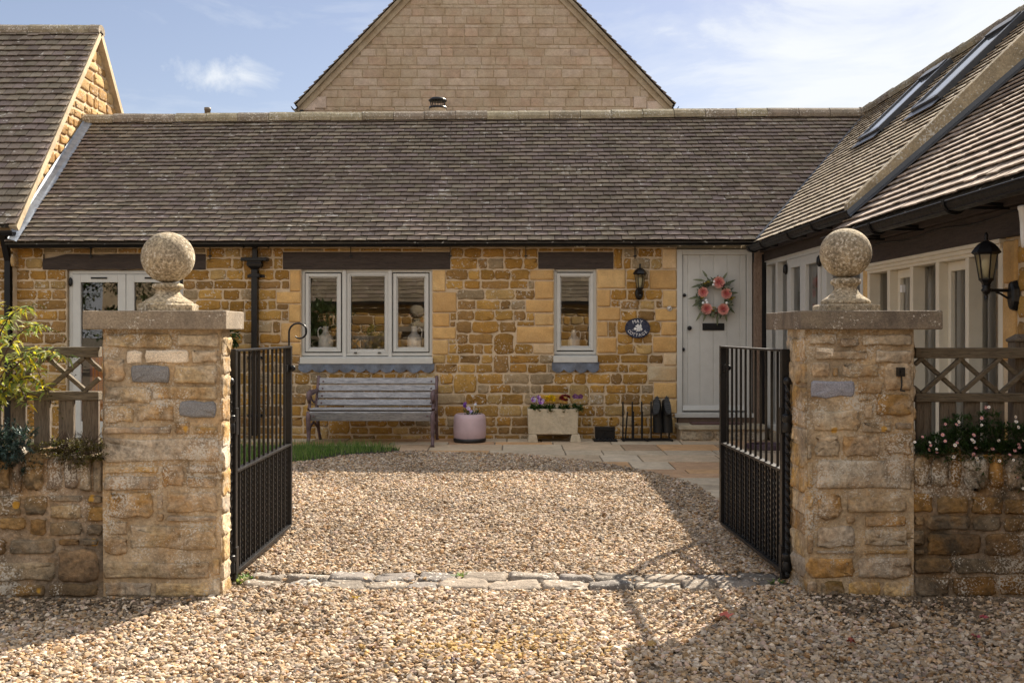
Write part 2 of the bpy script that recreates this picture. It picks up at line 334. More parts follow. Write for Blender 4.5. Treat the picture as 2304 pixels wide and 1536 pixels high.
def fill(mb, M, rws, xlim, holes, rng, wlo, whi, gap, d, pal, mat=0, rag=0.012, corner=0.22, face=0.006, inset=0.14, dbl=0.0, kv=.2):
    done = list(holes); 
    for ri, (z0, z1) in enumerate(rws):
        x0, x1 = xlim(z0, z1)
        if x1 - x0 < .05: continue
        hs = [h for h in done if h[2] < z1 - .008 and h[3] > z0 + .008 and h[0] < x1 and h[1] > x0]
        xs = sorted({x0, x1} | {min(max(h[0], x0), x1) for h in hs} | {min(max(h[1], x0), x1) for h in hs})
        segs = []
        for a, b in zip(xs, xs[1:]):
            if b - a < 1e-4: continue
            m = (a + b) / 2; lo, hi = z0, z1
            for h in hs:
                if h[0] < m < h[1]:
                    if h[2] <= lo + .008: lo = max(lo, h[3])
                    elif h[3] >= hi - .008: hi = min(hi, h[2])
                    else: lo, hi = (lo, h[2]) if h[2] - lo > hi - h[3] else (h[3], hi)
            if hi - lo < .035: continue
            if segs and abs(segs[-1][1] - a) < 1e-6 and abs(segs[-1][2] - lo) < .01 and abs(segs[-1][3] - hi) < .01: segs[-1][1] = b
            else: segs.append([a, b, lo, hi])
        for a, b, lo, hi in segs:
            x = a
            while b - x > .04:
                w = rng.uniform(wlo, whi) * (0.75 + 0.5 * rng.random())
                if b - x - w < wlo * .6: w = b - x
                zt = hi
                if dbl and rng.random() < dbl and ri + 1 < len(rws) and abs(hi - z1) < .01 and w < .4:
                    zt = rws[ri + 1][1]
                    if any(h[0] < x + w and h[1] > x and h[2] < zt and h[3] > hi + .01 for h in done): zt = hi
                    else: done.append((x, x + w, hi, zt))
                c = rng.choice(pal); k = rng.uniform(1 - kv, 1 + kv)
                stone(mb, M, x + gap / 2, x + w - gap / 2, lo + gap / 2, zt - gap / 2, d * rng.uniform(.6, 1.25), tuple(q * k for q in c), rng, rag, corner, mat, face, inset)
                x += w
def panel(mb, M, x0, x1, z0, z1, holes, mat, col, d=0.0):
    xs = sorted({x0, x1} | {min(max(v, x0), x1) for h in holes for v in h[:2]}); zs = sorted({z0, z1} | {min(max(v, z0), z1) for h in holes for v in h[2:4]})
    for a, b in zip(xs, xs[1:]):
        for c, e in zip(zs, zs[1:]):
            if b - a < 1e-5 or e - c < 1e-5: continue
            mx, mz = (a + b) / 2, (c + e) / 2
            if any(h[0] < mx < h[1] and h[2] < mz < h[3] for h in holes): continue
            mb.add([M(a, c, d), M(b, c, d), M(b, e, d), M(a, e, d)], [(0, 1, 2, 3)], mat, col)
def tiles(mb, A, B, C, D, rng, pal, w=0.165, gauge=0.1, keep=None, thick=0.014, lift=0.030, mat=0, wav=.006, base=True, jit=.002, camb=.0015):
    """A eave start, B eave end, C ridge end, D ridge start"""
    A, B, C, D = map(Vector, (A, B, C, D)); n = (B - A).cross(D - A).normalized()
    if n.z < 0: n = -n
    L = (D - A).length; nr = int(L / gauge); Wd = (B - A).length
    pt = lambda s, t: A.lerp(B, s).lerp(D.lerp(C, s), t)
    for i in range(nr + 1):
        t0 = i * gauge / L; t1 = min(1.02, (i * gauge + gauge * 1.45) / L); off = (i % 2) * .5 + rng.uniform(-.06, .06)
        k = -1
        while k * w < Wd + w:
            s0 = (k + off) * w / Wd; s1 = s0 + w / Wd; k += 1
            if s1 < 0.0 or s0 > 1.0: continue
            s0c, s1c = max(0, s0) + .004 / Wd, min(1, s1) - .004 / Wd
            if s1c - s0c < .02 / Wd: continue
            if keep and not keep(pt((s0c + s1c) / 2, t0)): continue
            und = wav * (math.sin(s0 * Wd * 1.7 + i * .11) + .6 * math.sin(s0 * Wd * 4.1 + i * .05))
            h0 = lift + und + rng.uniform(-jit, jit); h1 = 0.006 + und; tj = (rng.uniform(-.006, .006) - (rng.uniform(.012, .03) if rng.random() < .008 else 0)) / L; sk = rng.uniform(-.004, .004) / L
            c = rng.choice(pal); q = rng.uniform(.82, 1.18); c = tuple(z * q for z in c)
            sm = (s0c + s1c) / 2; cam_ = camb
            lo = [pt(s0c, t0 + tj - sk) + n * (h0 - cam_), pt(sm, t0 + tj) + n * (h0 + cam_ * .4), pt(s1c, t0 + tj + sk) + n * (h0 - cam_)]
            hi = [pt(s0c, t1) + n * (h1 - cam_), pt(sm, t1) + n * h1, pt(s1c, t1) + n * (h1 - cam_)]
            lb = [p - n * thick for p in lo]
            mb.add(lo + hi + lb, [(0, 1, 4, 3), (1, 2, 5, 4), (6, 7, 1, 0), (7, 8, 2, 1), (6, 0, 3), (8, 5, 2)], mat, c)
    if base: mb.add([A - n * .03, B - n * .03, C - n * .03, D - n * .03, A, B, C, D], [(0, 1, 2, 3), (4, 5, 6, 7), (0, 1, 5, 4)], mat, (0.05, 0.045, 0.04))
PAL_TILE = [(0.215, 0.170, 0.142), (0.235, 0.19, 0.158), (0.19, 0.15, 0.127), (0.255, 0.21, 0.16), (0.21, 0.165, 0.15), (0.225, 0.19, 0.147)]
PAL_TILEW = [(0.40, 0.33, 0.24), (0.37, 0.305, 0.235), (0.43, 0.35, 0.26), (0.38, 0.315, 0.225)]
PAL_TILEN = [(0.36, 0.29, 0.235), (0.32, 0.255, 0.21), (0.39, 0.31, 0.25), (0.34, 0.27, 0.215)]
PAL_IRON = [(0.34, 0.188, 0.045), (0.29, 0.155, 0.035), (0.37, 0.218, 0.06), (0.32, 0.18, 0.046), (0.26, 0.15, 0.05), (0.235, 0.137, 0.05), (0.36, 0.24, 0.095), (0.30, 0.16, 0.038)]
MORT = (0.54, 0.425, 0.29)
Q_Y = [(0.58, 0.37, 0.15), (0.56, 0.34, 0.13), (0.60, 0.41, 0.19), (0.53, 0.33, 0.135)]
Q_C = (0.66, 0.52, 0.34)
def quoin(mb, M, a0, a1, b0, b1, col, rng, mat): stone(mb, M, a0 + .005, a1 - .005, b0 + .005, b1 - .005, 0.020, col, rng, 0.002, 0.05, mat, 0.001, 0.05)

# ------------------------------------------------------------------ GROUND
rng = random.Random(3)
mb = MB()
ys = [-200, -20, 0, 4, 7, 8, 9, 10, 11, 12, 13, 14, 30, 250]; n = len(ys)
mb.add([(x, y, zg(y) - .06) for y in ys for x in (-250, 250)], [(2 * i, 2 * i + 1, 2 * i + 3, 2 * i + 2) for i in range(n - 1)], 0, (0.20, 0.17, 0.13))
struct(mb.build('ground', M_BED))
CURVE = [(-7.0, 10.2), (-5.5, 9.9), (-4.0, 9.9), (-3.2, 10.2)] + [G(*p) for p in ((655, 1048), (760, 1030), (900, 1019), (1000, 1019), (1170, 1024), (1300, 1036), (1400, 1050), (1500, 1071), (1570, 1100), (1622, 1136))] + [(1.95, 7.6), (2.05, 6.6), (2.05, 5.9)]
bedpoly = CURVE + [(25, 5.9), (25, -60), (-25, -60), (-25, 5.9), (-7, 5.9)]
mb = MB()
for i in range(len(CURVE) - 1):                      # courtyard strip down to y=5.9, then the forecourt
    (x0, y0), (x1, y1) = CURVE[i], CURVE[i + 1]
    if abs(x1 - x0) < 1e-6: continue
    K = 6
    for k in range(K):
        f = lambda x, y, t: (x, 5.9 + (y - 5.9) * t, zg(5.9 + (y - 5.9) * t) + .006)
        mb.add([f(x0, y0, k / K), f(x1, y1, k / K), f(x1, y1, (k + 1) / K), f(x0, y0, (k + 1) / K)], [(0, 1, 2, 3)], 0, (0.26, 0.205, 0.15))
mb.add([(-30, -60, .002), (30, -60, .002), (30, 5.9, .002), (-30, 5.9, .002)], [(0, 1, 2, 3)], 0, (0.26, 0.205, 0.15))
struct(mb.build('gravel_drive', M_BED))
def inpoly(x, y, poly):
    c = np.zeros(x.shape, bool); n = len(poly)
    for i in range(n):
        x0, y0 = poly[i]; x1, y1 = poly[(i + 1) % n]
        if y0 == y1: continue
        c ^= ((y0 > y) != (y1 > y)) & (x < (x1 - x0) * (y - y0) / (y1 - y0) + x0)
    return c
def pebbles():
    rs = np.random.RandomState(5)
    t = (1 + 5 ** .5) / 2
    iv = np.array([(-1, t, 0), (1, t, 0), (-1, -t, 0), (1, -t, 0), (0, -1, t), (0, 1, t), (0, -1, -t), (0, 1, -t), (t, 0, -1), (t, 0, 1), (-t, 0, -1), (-t, 0, 1)], float); iv /= np.linalg.norm(iv[0])
    fc = np.array([(0, 11, 5), (0, 5, 1), (0, 1, 7), (0, 7, 10), (0, 10, 11), (1, 5, 9), (5, 11, 4), (11, 10, 2), (10, 7, 6), (7, 1, 8), (3, 9, 4), (3, 4, 2), (3, 2, 6), (3, 6, 8), (3, 8, 9), (4, 9, 5), (2, 4, 11), (6, 2, 10), (8, 6, 7), (9, 8, 1)])
    ps = []
    for y0, y1, dens in ((3.6, 6.3, 4600), (6.3, 9.0, 3900), (9.0, 12.6, 2900)):
        m = 0.55 * y1 + .35; nn = int(dens * 2 * m * (y1 - y0)); x = rs.uniform(-m, m, nn); y = rs.uniform(y0, y1, nn)
        k = (np.abs(x) < .5 * y + .5) & inpoly(x, y, bedpoly)
        # keep clear: setts, piers and walls
        k &= ~((y > 5.80) & (y < 6.16) & (np.abs(x) < 1.53) & (rs.rand(nn) > .06)); k &= ~((y > 5.62) & (y < 6.0) & (np.abs(x) > 1.6))
        ps.append(np.stack([x[k], y[k]], 1))
    p = np.concatenate(ps); N = len(p)
    r = (.0058 + .0105 * rs.rand(N) ** 1.5) * np.where(rs.rand(N) < .04, 1.4, 1.0)
    sc = np.stack([r * rs.uniform(.85, 1.45, N), r * rs.uniform(.75, 1.15, N), r * rs.uniform(.36, .72, N)], 1)
    V = iv[None] * (1 + rs.uniform(-.36, .3, (N, 12, 1))) * sc[:, None, :]
    an = rs.uniform(0, 2 * np.pi, N); tl = rs.normal(0, .45, N)
    ca, sa, ct, st = np.cos(an), np.sin(an), np.cos(tl), np.sin(tl)
    x, y, z = V[..., 0], V[..., 1], V[..., 2]
    x, z = x * ct[:, None] - z * st[:, None], x * st[:, None] + z * ct[:, None]
    x, y = x * ca[:, None] - y * sa[:, None], x * sa[:, None] + y * ca[:, None]
    gz = .075 * np.clip((p[:, 1] - 7) / 6, 0, 1)
    un = -.016 * (np.exp(-((p[:, 0] - .62 + .05 * p[:, 1] * .2) / .09) ** 2) + np.exp(-((p[:, 0] + .78) / .10) ** 2)) + .012 * np.sin(p[:, 0] * 2.3 + 1) * np.sin(p[:, 1] * 1.9) + .006 * np.sin(p[:, 0] * 7 + p[:, 1] * 5)
    lip = np.where(p[:, 1] > 5.9, 0.004, 0.0)
    V = np.stack([x + p[:, None, 0], y + p[:, None, 1], z + (gz + .008 + lip + np.maximum(un, -.007) + rs.uniform(0, .012, N))[:, None]], 2).reshape(-1, 3)
    pal = np.array([(.50, .40, .29), (.56, .46, .35), (.44, .33, .22), (.40, .28, .16), (.60, .52, .42), (.34, .28, .22), (.26, .23, .20), (.52, .37, .23), (.50, .38, .31), (.66, .58, .50), (.33, .20, .10)])
    pr = np.array([.15, .15, .11, .11, .09, .08, .06, .09, .10, .05, .08]); ci = rs.choice(len(pal), N, p=pr / pr.sum())
    c = pal[ci] * rs.uniform(.55, 1.12, (N, 1))
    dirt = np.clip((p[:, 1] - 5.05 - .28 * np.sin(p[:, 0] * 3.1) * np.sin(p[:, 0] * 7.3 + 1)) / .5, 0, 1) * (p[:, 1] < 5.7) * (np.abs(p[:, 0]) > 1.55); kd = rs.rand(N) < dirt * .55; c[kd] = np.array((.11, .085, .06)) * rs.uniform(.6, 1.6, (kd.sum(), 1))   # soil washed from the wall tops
    c = c * np.array((.96, .93, .90))
    c *= (1 + .13 * np.sin(p[:, 0] * 1.7 + 2 * np.sin(p[:, 1] * .9)) * np.sin(p[:, 1] * 2.1 + p[:, 0]) + .06 * np.sin(p[:, 0] * 6.1 + p[:, 1] * 3.3))[:, None]
    sand = np.exp(-((p[:, 0] + .10) / .42) ** 2 - ((p[:, 1] - 4.75) / .22) ** 2); k = rs.rand(N) < sand * .55      # a sandy patch in the forecourt
    c[k] = np.array((.40, .26, .10)) * rs.uniform(.8, 1.1, (k.sum(), 1))
    me = bpy.data.meshes.new('gravel'); Fn = (fc[None] + 12 * np.arange(N)[:, None, None]).reshape(-1, 3)
    me.vertices.add(len(V)); me.vertices.foreach_set('co', V.astype(np.float32).ravel())
    me.loops.add(Fn.size); me.loops.foreach_set('vertex_index', Fn.astype(np.int32).ravel())
    me.polygons.add(len(Fn)); me.polygons.foreach_set('loop_start', np.arange(0, Fn.size, 3, dtype=np.int32))
    try: me.polygons.foreach_set('loop_total', np.full(len(Fn), 3, np.int32))
    except Exception: pass
    me.update(calc_edges=True); me.materials.append(M_PEB)
    at = me.attributes.new('col', 'FLOAT_COLOR', 'POINT')
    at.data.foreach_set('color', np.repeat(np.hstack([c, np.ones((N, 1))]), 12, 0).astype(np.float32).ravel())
    me.polygons.foreach_set('use_smooth', np.zeros(len(Fn), bool))
    o = bpy.data.objects.new('gravel', me); COL.objects.link(o); o['kind'] = 'stuff'
    tag(o, 'loose pale buff and grey gravel covering the drive', 'gravel')
pebbles()
# row of stone setts across the gateway
mb = MB(); rng = random.Random(11)
for row, (y0, y1) in enumerate(((5.79, 5.96), (5.985, 6.15))):
    x = -1.50 + rng.uniform(0, .08)
    while x < 1.48:
        w = rng.uniform(.17, .29); tp = 0.027 + rng.uniform(-.006, .008)
        stone(mb, lambda a, b, d: Vector((a, b, d)), x, min(x + w, 1.52) - .014, y0 + rng.uniform(0, .02), y1 - rng.uniform(0, .02), tp, (lambda c, k: tuple(q * k for q in c))(rng.choice([(.21, .18, .15), (.18, .16, .145), (.24, .20, .16)]), rng.uniform(.75, 1.15)), rng, 0.016, 0.16, 0, 0.010, 0.08)
        x += w
struct(mb.build('sett_strip', M_SETT))
# flagstone patio
mb = MB(); rng = random.Random(8)
PALF = [(.50, .38, .26), (.50, .32, .19), (.50, .41, .30), (.58, .48, .35), (.45, .32, .21), (.54, .42, .29), (.56, .345, .18), (.54, .45, .335)]
y = 13.42
ri = 0
while y > 5.95:
    hh = rng.choice((.28, .42, .56, .56)) ; x = -7.0 + rng.uniform(-.4, 0)
    while x < 3.2:
        w = rng.choice((.42, .56, .7, .85)) ; c = rng.choice(PALF); k = rng.uniform(.85, 1.1)
        y0 = max(y - hh, 5.95); t = [(x + .008, y0 + .008), (min(x + w, 3.22) - .008, y0 + .008), (min(x + w, 3.22) - .008, y - .008), (x + .008, y - .008)]
        dz = rng.uniform(-.002, .002)
        if not (x < -1.6 and y0 < 9): mb.add([(a, b, zg(b) + dz) for a, b in t] + [(a, b, zg(b) - .05) for a, b in t], [(0, 1, 2, 3), (0, 4, 5, 1), (1, 5, 6, 2), (2, 6, 7, 3), (3, 7, 4, 0)], 0, tuple(q * k for q in c))
        x += w
    y -= hh
mb.add([(-7, 5.95, zg(5.95) - .012), (3.22, 5.95, zg(5.95) - .012), (3.22, 7, -.012), (-7, 7, -.012)], [(0, 1, 2, 3)], 1, (.25, .21, .16))
mb.add([(-7, 7, -.012), (3.22, 7, -.012), (3.22, 13, .063), (-7, 13, .063)], [(0, 1, 2, 3)], 1, (.25, .21, .16))
mb.add([(-7, 13, .063), (3.22, 13, .063), (3.22, 13.45, .063), (-7, 13.45, .063)], [(0, 1, 2, 3)], 1, (.25, .21, .16))
struct(mb.build('patio', [M_FLAG, M_MORT], bevel=0.004))
# lawn
LAWN = [(-7.2, 10.1), (-5.5, 9.8), (-4.0, 9.8), (-3.2, 10.15)] + [G(*p) for p in ((655, 1047), (760, 1029), (900, 1017))] + [(-1.35, 12.25), (-1.7, 12.42), (-7.2, 12.5)]
mb = MB(); mb.add([(x, y, zg(y) + .018) for x, y in LAWN] + [(x, y, zg(y) - .02) for x, y in LAWN], [tuple(range(len(LAWN)))] + [(i, len(LAWN) + i, len(LAWN) + (i + 1) % len(LAWN), (i + 1) % len(LAWN)) for i in range(len(LAWN))], 0)
struct(mb.build('lawn_soil', M_SOIL))
rs = np.random.RandomState(2); mb = MB()
xx = rs.uniform(-7.2, -1.2, 60000); yy = rs.uniform(9.7, 12.5, 60000); k = inpoly(xx, yy, LAWN) & (rs.rand(60000) < .42); xx, yy = xx[k], yy[k]
for x, y in zip(xx, yy):
    h = rs.uniform(.04, .12); a = rs.uniform(0, 6.28); w = .004; l = rs.uniform(-.03, .03, 2); z = zg(y) + .018
    dx, dy = math.cos(a) * w, math.sin(a) * w
    mb.add([(x - dx, y - dy, z), (x + dx, y + dy, z), (x + l[0], y + l[1], z + h)], [(0, 1, 2)], 0, (rs.uniform(0, 1),) * 3)
o = mb.build('grass', M_GRASS); o['kind'] = 'stuff'; tag(o, 'strip of short green lawn grass in front of the bench', 'grass')

# ------------------------------------------------------------------ COTTAGE (main range)
WY = 13.4; SC = F / WY
X = lambda u: (u - U0) / SC
Z = lambda v: H + (V0 - v) / SC
def wr(u0, u1, v0, v1): return (X(u0), X(u1), Z(v1), Z(v0))
cot = thing('cottage', 'long low ochre stone cottage with brown tiled roof, scalloped lead aprons and grey door', 'house', (-1.5, WY, zg(WY)))
Mw = lambda a, b, d: Vector((a, WY - d, b))
XL, XR, ZB, ZT = -6.25, 3.10, 0.0, Z(556)
LINT = [wr(97, 463, 571, 607), wr(637, 1013, 567, 606), wr(1211, 1380, 567, 605)]
OPN = [wr(150, 412, 607, 988), wr(678, 972, 606, 818), wr(1247, 1342, 605, 815), wr(1523, 1694, 556, 990)]
QU = [(652, 677, 607, 656), (622, 677, 656, 683), (650, 677, 684, 725), (632, 677, 726, 770), (655, 677, 771, 799),
      (973, 1003, 607, 656), (973, 1028, 657, 703), (973, 1012, 704, 735), (973, 1026, 736, 763), (973, 1009, 764, 798),
      (1192, 1246, 607, 630), (1203, 1246, 632, 673), (1183, 1246, 674, 703), (1203, 1246, 705, 732), (1162, 1246, 734, 772), (1200, 1246, 774, 796),
      (1343, 1408, 606, 649), (1343, 1374, 651, 690), (1343, 1396, 691, 721), (1343, 1368, 723, 757), (1343, 1388, 759, 794),
      (1490, 1523, 558, 605), (1461, 1523, 607, 651), (1491, 1523, 653, 692), (1474, 1523, 694, 722), (1487, 1523, 724, 755), (1469, 1523, 757, 793), (1493, 1523, 795, 822), (1457, 1523, 824, 858), (1471, 1523, 860, 896), (1500, 1523, 898, 930)]
CRM = {(1200, 774), (1490, 558), (1493, 795)}
rng = random.Random(21); mb = MB()
holes = LINT + OPN
panel(mb, Mw, XL, XR, ZB, ZT, holes, 1, MORT)
for q in QU:
    r = wr(*q); c = Q_C if (q[0], q[2]) in CRM else ((.50, .42, .29) if q[2] == 824 else rng.choice(Q_Y)); k = rng.uniform(.92, 1.06)
    quoin(mb, Mw, r[0], r[1], r[2], r[3], tuple(z * k for z in c), rng, 2)
hq = holes + [wr(*q) for q in QU]
fill(mb, Mw, rows(.02, ZT - .01, .10, .16, rng, (Z(606), Z(818), Z(797))), lambda a, b: (XL, XR), hq, rng, .13, .34, .022, .014, PAL_IRON + [(.29, .215, .125)], 0, 0.011, 0.15, 0.005, 0.09, dbl=.06)
mb.add([(LINT[0][0], WY + .04, LINT[0][2]), (LINT[0][1], WY + .04, LINT[0][2]), (LINT[0][1], WY + .04, LINT[0][3]), (LINT[0][0], WY + .04, LINT[0][3])], [(0, 1, 2, 3)], 1, MORT)
for o in OPN:    # reveals
    for xx in o[:2]: mb.add([(xx, WY, o[2]), (xx, WY + .3, o[2]), (xx, WY + .3, o[3]), (xx, WY, o[3])], [(0, 1, 2, 3)], 1, MORT)
cot_wall = mb.build('wall', [M_IRON, M_MORT, M_QUOIN], cot)
mb = MB()   # rooms behind the windows
for a, b in ((XL, -3.6), (-3.55, 3.0)):
    vs = [(a, WY + .03, .15), (b, WY + .03, .15), (b, 17.2, .15), (a, 17.2, .15), (a, WY + .03, 2.46), (b, WY + .03, 2.46), (b, 17.2, 2.46), (a, 17.2, 2.46)]
    mb.add(vs, [(0, 1, 2, 3), (4, 5, 6, 7), (2, 3, 7, 6), (1, 2, 6, 5), (0, 3, 7, 4)], 0)
mb.build('room', M_ROOM, cot)
for i, l in enumerate(LINT):
    mb = MB(); x0, x1, z0, z1 = l; nseg = 14; vs = []
    r2 = random.Random(40 + i)
    for k in range(nseg + 1):
        x = x0 + (x1 - x0) * k / nseg; a = .012 if i == 0 else .003
        zb, zt = z0 + r2.uniform(0, a), z1 - r2.uniform(0, a * 1.4) - (.05 * max(0, 1 - k / 2.0) if i == 0 else 0)
        for (yy, zz) in ((WY - .012 + r2.uniform(0, .006), zb), (WY - .016, (zb + zt) / 2), (WY - .012, zt), (WY + .2, zt), (WY + .2, zb)): vs.append((x, yy, zz))
    fs = [(5 * k + j, 5 * k + (j + 1) % 5, 5 * k + 5 + (j + 1) % 5, 5 * k + 5 + j) for k in range(nseg) for j in range(5)] + [(0, 4, 3, 2, 1), tuple(range(5 * nseg, 5 * nseg + 5))]
    mb.add(vs, fs, 0); o = mb.build('lintel', M_BEAM, cot); o['label'] = ('rough log lintel over the french doors', 'long dark timber lintel over the wide window', 'short dark timber lintel over the narrow window')[i]
def frame_rect(mb, x0, x1, z0, z1, t, y0, y1, mat=0, b=None):
    b = t if b is None else b
    mb.box((x0, y0, z0), (x0 + t, y1, z1), mat); mb.box((x1 - t, y0, z0), (x1, y1, z1), mat)
    mb.box((x0 + t, y0, z1 - t), (x1 - t, y1, z1), mat); mb.box((x0 + t, y0, z0), (x1 - t, y1, z0 + b), mat)
def glass(x0, x1, z0, z1, y, parent, mat=M_GLASS, name='pane'):
    mb = MB(); mb.add([(x0, y, z0), (x1, y, z0), (x1, y, z1), (x0, y, z1)], [(0, 1, 2, 3)]); return mb.build(name, mat, parent)
def window(u0, u1, v0, v1, vs, va, lights, label):
    x0, x1, z0, z1 = X(u0), X(u1), Z(v1), Z(v0); mb = MB(); fy = WY + .045
    frame_rect(mb, x0, x1, z0, z1, .035, fy, fy + .08)
    for i, (a, b, sash) in enumerate(lights):
        xa, xb = X(a), X(b)
        if i: 
            xm = (X(lights[i - 1][1]) + xa) / 2; mb.box((xm - .022, fy - .022, z0 - .05), (xm + .022, fy + .078, z1 - .002))
            mb.box((X(lights[i - 1][1]), fy + .004, z0 + .035), (xm - .022, fy + .08, z1 - .035)); mb.box((xm + .022, fy + .004, z0 + .035), (xa, fy + .08, z1 - .035))
        e = .012 if sash else .0
        frame_rect(mb, xa + e, xb - e, z0 + .037 + e, z1 - .037 - e, .042 if sash else .030, fy - (.014 if sash else -.006), fy + .07)
        frame_rect(mb, xa + e + (.042 if sash else .03), xb - e - (.042 if sash else .03), z0 + .037 + e + (.042 if sash else .03), z1 - .037 - e - (.042 if sash else .03), .014, fy + .012, fy + .06)
    f = mb.build('window', M_PAINT, cot, bevel=.004); f['label'] = label
    for a, b, sash in lights: glass(X(a) + .05, X(b) - .05, z0 + .07, z1 - .07, fy + .035, f)
    mb = MB(); zs = Z(vs)
    mb.prism([(x0 - .012, WY + .12, z0 + .004), (x0 - .012, WY - .045, z0 - .025), (x0 - .012, WY - .045, zs), (x0 - .012, WY + .12, zs)], (x1 - x0 + .024, 0, 0))
    mb.build('sill', M_PAINT, f, bevel=.005)
    mb = MB(); xa, xb = x0 - .03, x1 + .03; nsc = max(3, round((xb - xa) / .168)) ; pts = []; zt, zb = zs - .004, Z(va)
    wsc = (xb - xa) / nsc; prof = []
    for k in range(nsc):
        for j in range(9):
            t = j / 8; prof.append((xa + (k + t) * wsc, zb + .042 * (1 - math.sin(math.pi * t) ** .8) + .004 * math.sin(k * 2.1)))
    vsx = [(x, WY - .034 - .004 * math.sin(x * 17), zt) for x, z in prof] + [(x, WY - .034 + .006 * math.sin(x * 23 + 1) - .006, z) for x, z in prof]
    m_ = len(prof); vsx += [(x, y + .006, z) for x, y, z in vsx]
    mb.add(vsx, [(i, i + 1, m_ + i + 1, m_ + i) for i in range(m_ - 1)] + [(2 * m_ + i, 3 * m_ + i, 3 * m_ + i + 1, 2 * m_ + i + 1) for i in range(m_ - 1)] + [(m_ + i, m_ + i + 1, 3 * m_ + i + 1, 3 * m_ + i) for i in range(m_ - 1)])
    mb.box((xa, WY - .04, zt - .002), (xb, WY + .02, zt + .006))
    mb.build('lead_apron', M_LEAD, f)
    return f
w3 = window(678, 972, 606, 800, 818, 838, [(684, 768, True), (780, 872, False), (882, 966, True)], 'wide grey three-light casement window')
w1 = window(1247, 1342, 605, 797, 815, 838, [(1251, 1338, True)], 'narrow single casement window')
for u in (799, 853): mb = MB(); mb.box((X(u) - .018, WY + .018, Z(794.5)), (X(u) + .018, WY + .045, Z(792))); mb.build('vent_slot', M_BLACK, w3)
# french doors behind the left pier
fd_x0, fd_x1, fd_z0, fd_z1 = X(152), X(411), Z(986), Z(608)
mb = MB(); frame_rect(mb, fd_x0, fd_x1, fd_z0, fd_z1, .045, WY + .05, WY + .14)
fd = mb.build('french_door', M_PAINT, cot, bevel=.004); fd['label'] = 'pale glazed double door behind the left gate pier'
xm = X(281)
for a, b in ((fd_x0 + .05, xm - .003), (xm + .003, fd_x1 - .05)):
    mb = MB(); frame_rect(mb, a, b, fd_z0 + .05, fd_z1 - .05, .10, WY + .035, WY + .10, b=.16); zc = .95
    lf = mb.build('door_leaf', M_PAINT, fd, bevel=.004); glass(a + .10, b - .10, fd_z0 + .2, fd_z1 - .14, WY + .07, fd, M_GLASS)
    mb = MB(); mb.box(((a + b) / 2 - .10, WY + .022, fd_z1 - .105), ((a + b) / 2 + .10, WY + .04, fd_z1 - .085)); mb.build('trickle_vent', M_BLACK, fd)
for u, v in ((157, 634), (157, 950), (408, 634)):
    mb = MB(); mb.lathe([(.03, 0), (.032, .01), (.02, .02)], (0, 0, 0), 16); 
    mb.v = [(p[0] * .75 + X(u), WY + .03 - p[2], p[1] * 1.8 + Z(v)) for p in mb.v]; mb.build('hinge_cover', M_BLACK, fd)
# front door
mb = MB(); dx0, dx1, dz0, dz1 = X(1523), X(1692), Z(938), Z(561)
frame_rect(mb, dx0, dx1, dz0 + .002, dz1, .066, WY - .012, WY + .12, b=.06)
mb.box((dx0 - .03, WY - .06, dz0 - .002), (dx1 + .03, WY + .1, dz0 + .05))
df = mb.build('door_frame', M_PAINT, cot, bevel=.004)
mb = MB(); lx0, lx1, lz0, lz1 = dx0 + .07, dx1 - .07, dz0 + .075, dz1 - .03
bw = (lx1 - lx0) / 5; edges = [lx0, X(1548), X(1576), X(1606), X(1637), X(1666), lx1]
for a, b in zip(edges, edges[1:]): mb.box((a + .003, WY + .02, lz0), (b - .003, WY + .06, lz1))
mb.box((lx0 + .001, WY + .027, lz0), (lx1 - .001, WY + .062, lz1))
mb.prism([(lx0, WY + .02, lz0 + .075), (lx0, WY - .02, lz0 + .02), (lx0, WY - .02, lz0 + .005), (lx0, WY + .02, lz0)], (lx1 - lx0, 0, 0))
door = mb.build('door', M_PAINT, cot, bevel=.004); door['label'] = 'sage grey boarded front door'
for u, v, r in ((1540, 664, .022), (1551, 738, .029), (1538, 786, .017)):
    mb = MB(); mb.lathe([(r * .7, 0), (r * .5, .01), (r * .5, .02), (r, .03), (r * .95, .045), (r * .5, .056)], (0, 0, 0), 20)
    mb.v = [(p[0] + X(u), WY + .018 - p[2] * (.45 if r < .025 else 1), p[1] * (1 if r > .02 else 1.5) + Z(v)) for p in mb.v]; mb.build('door_knob' if r > .025 else 'lock_cover', M_BLACK, door)
mb = MB(); mb.box((X(1581), WY + .006, Z(743)), (X(1630), WY + .02, Z(727))); mb.box((X(1585), WY + .002, Z(740)), (X(1626), WY + .008, Z(730))); mb.build('letter_plate', M_BLACK, door, bevel=.002)
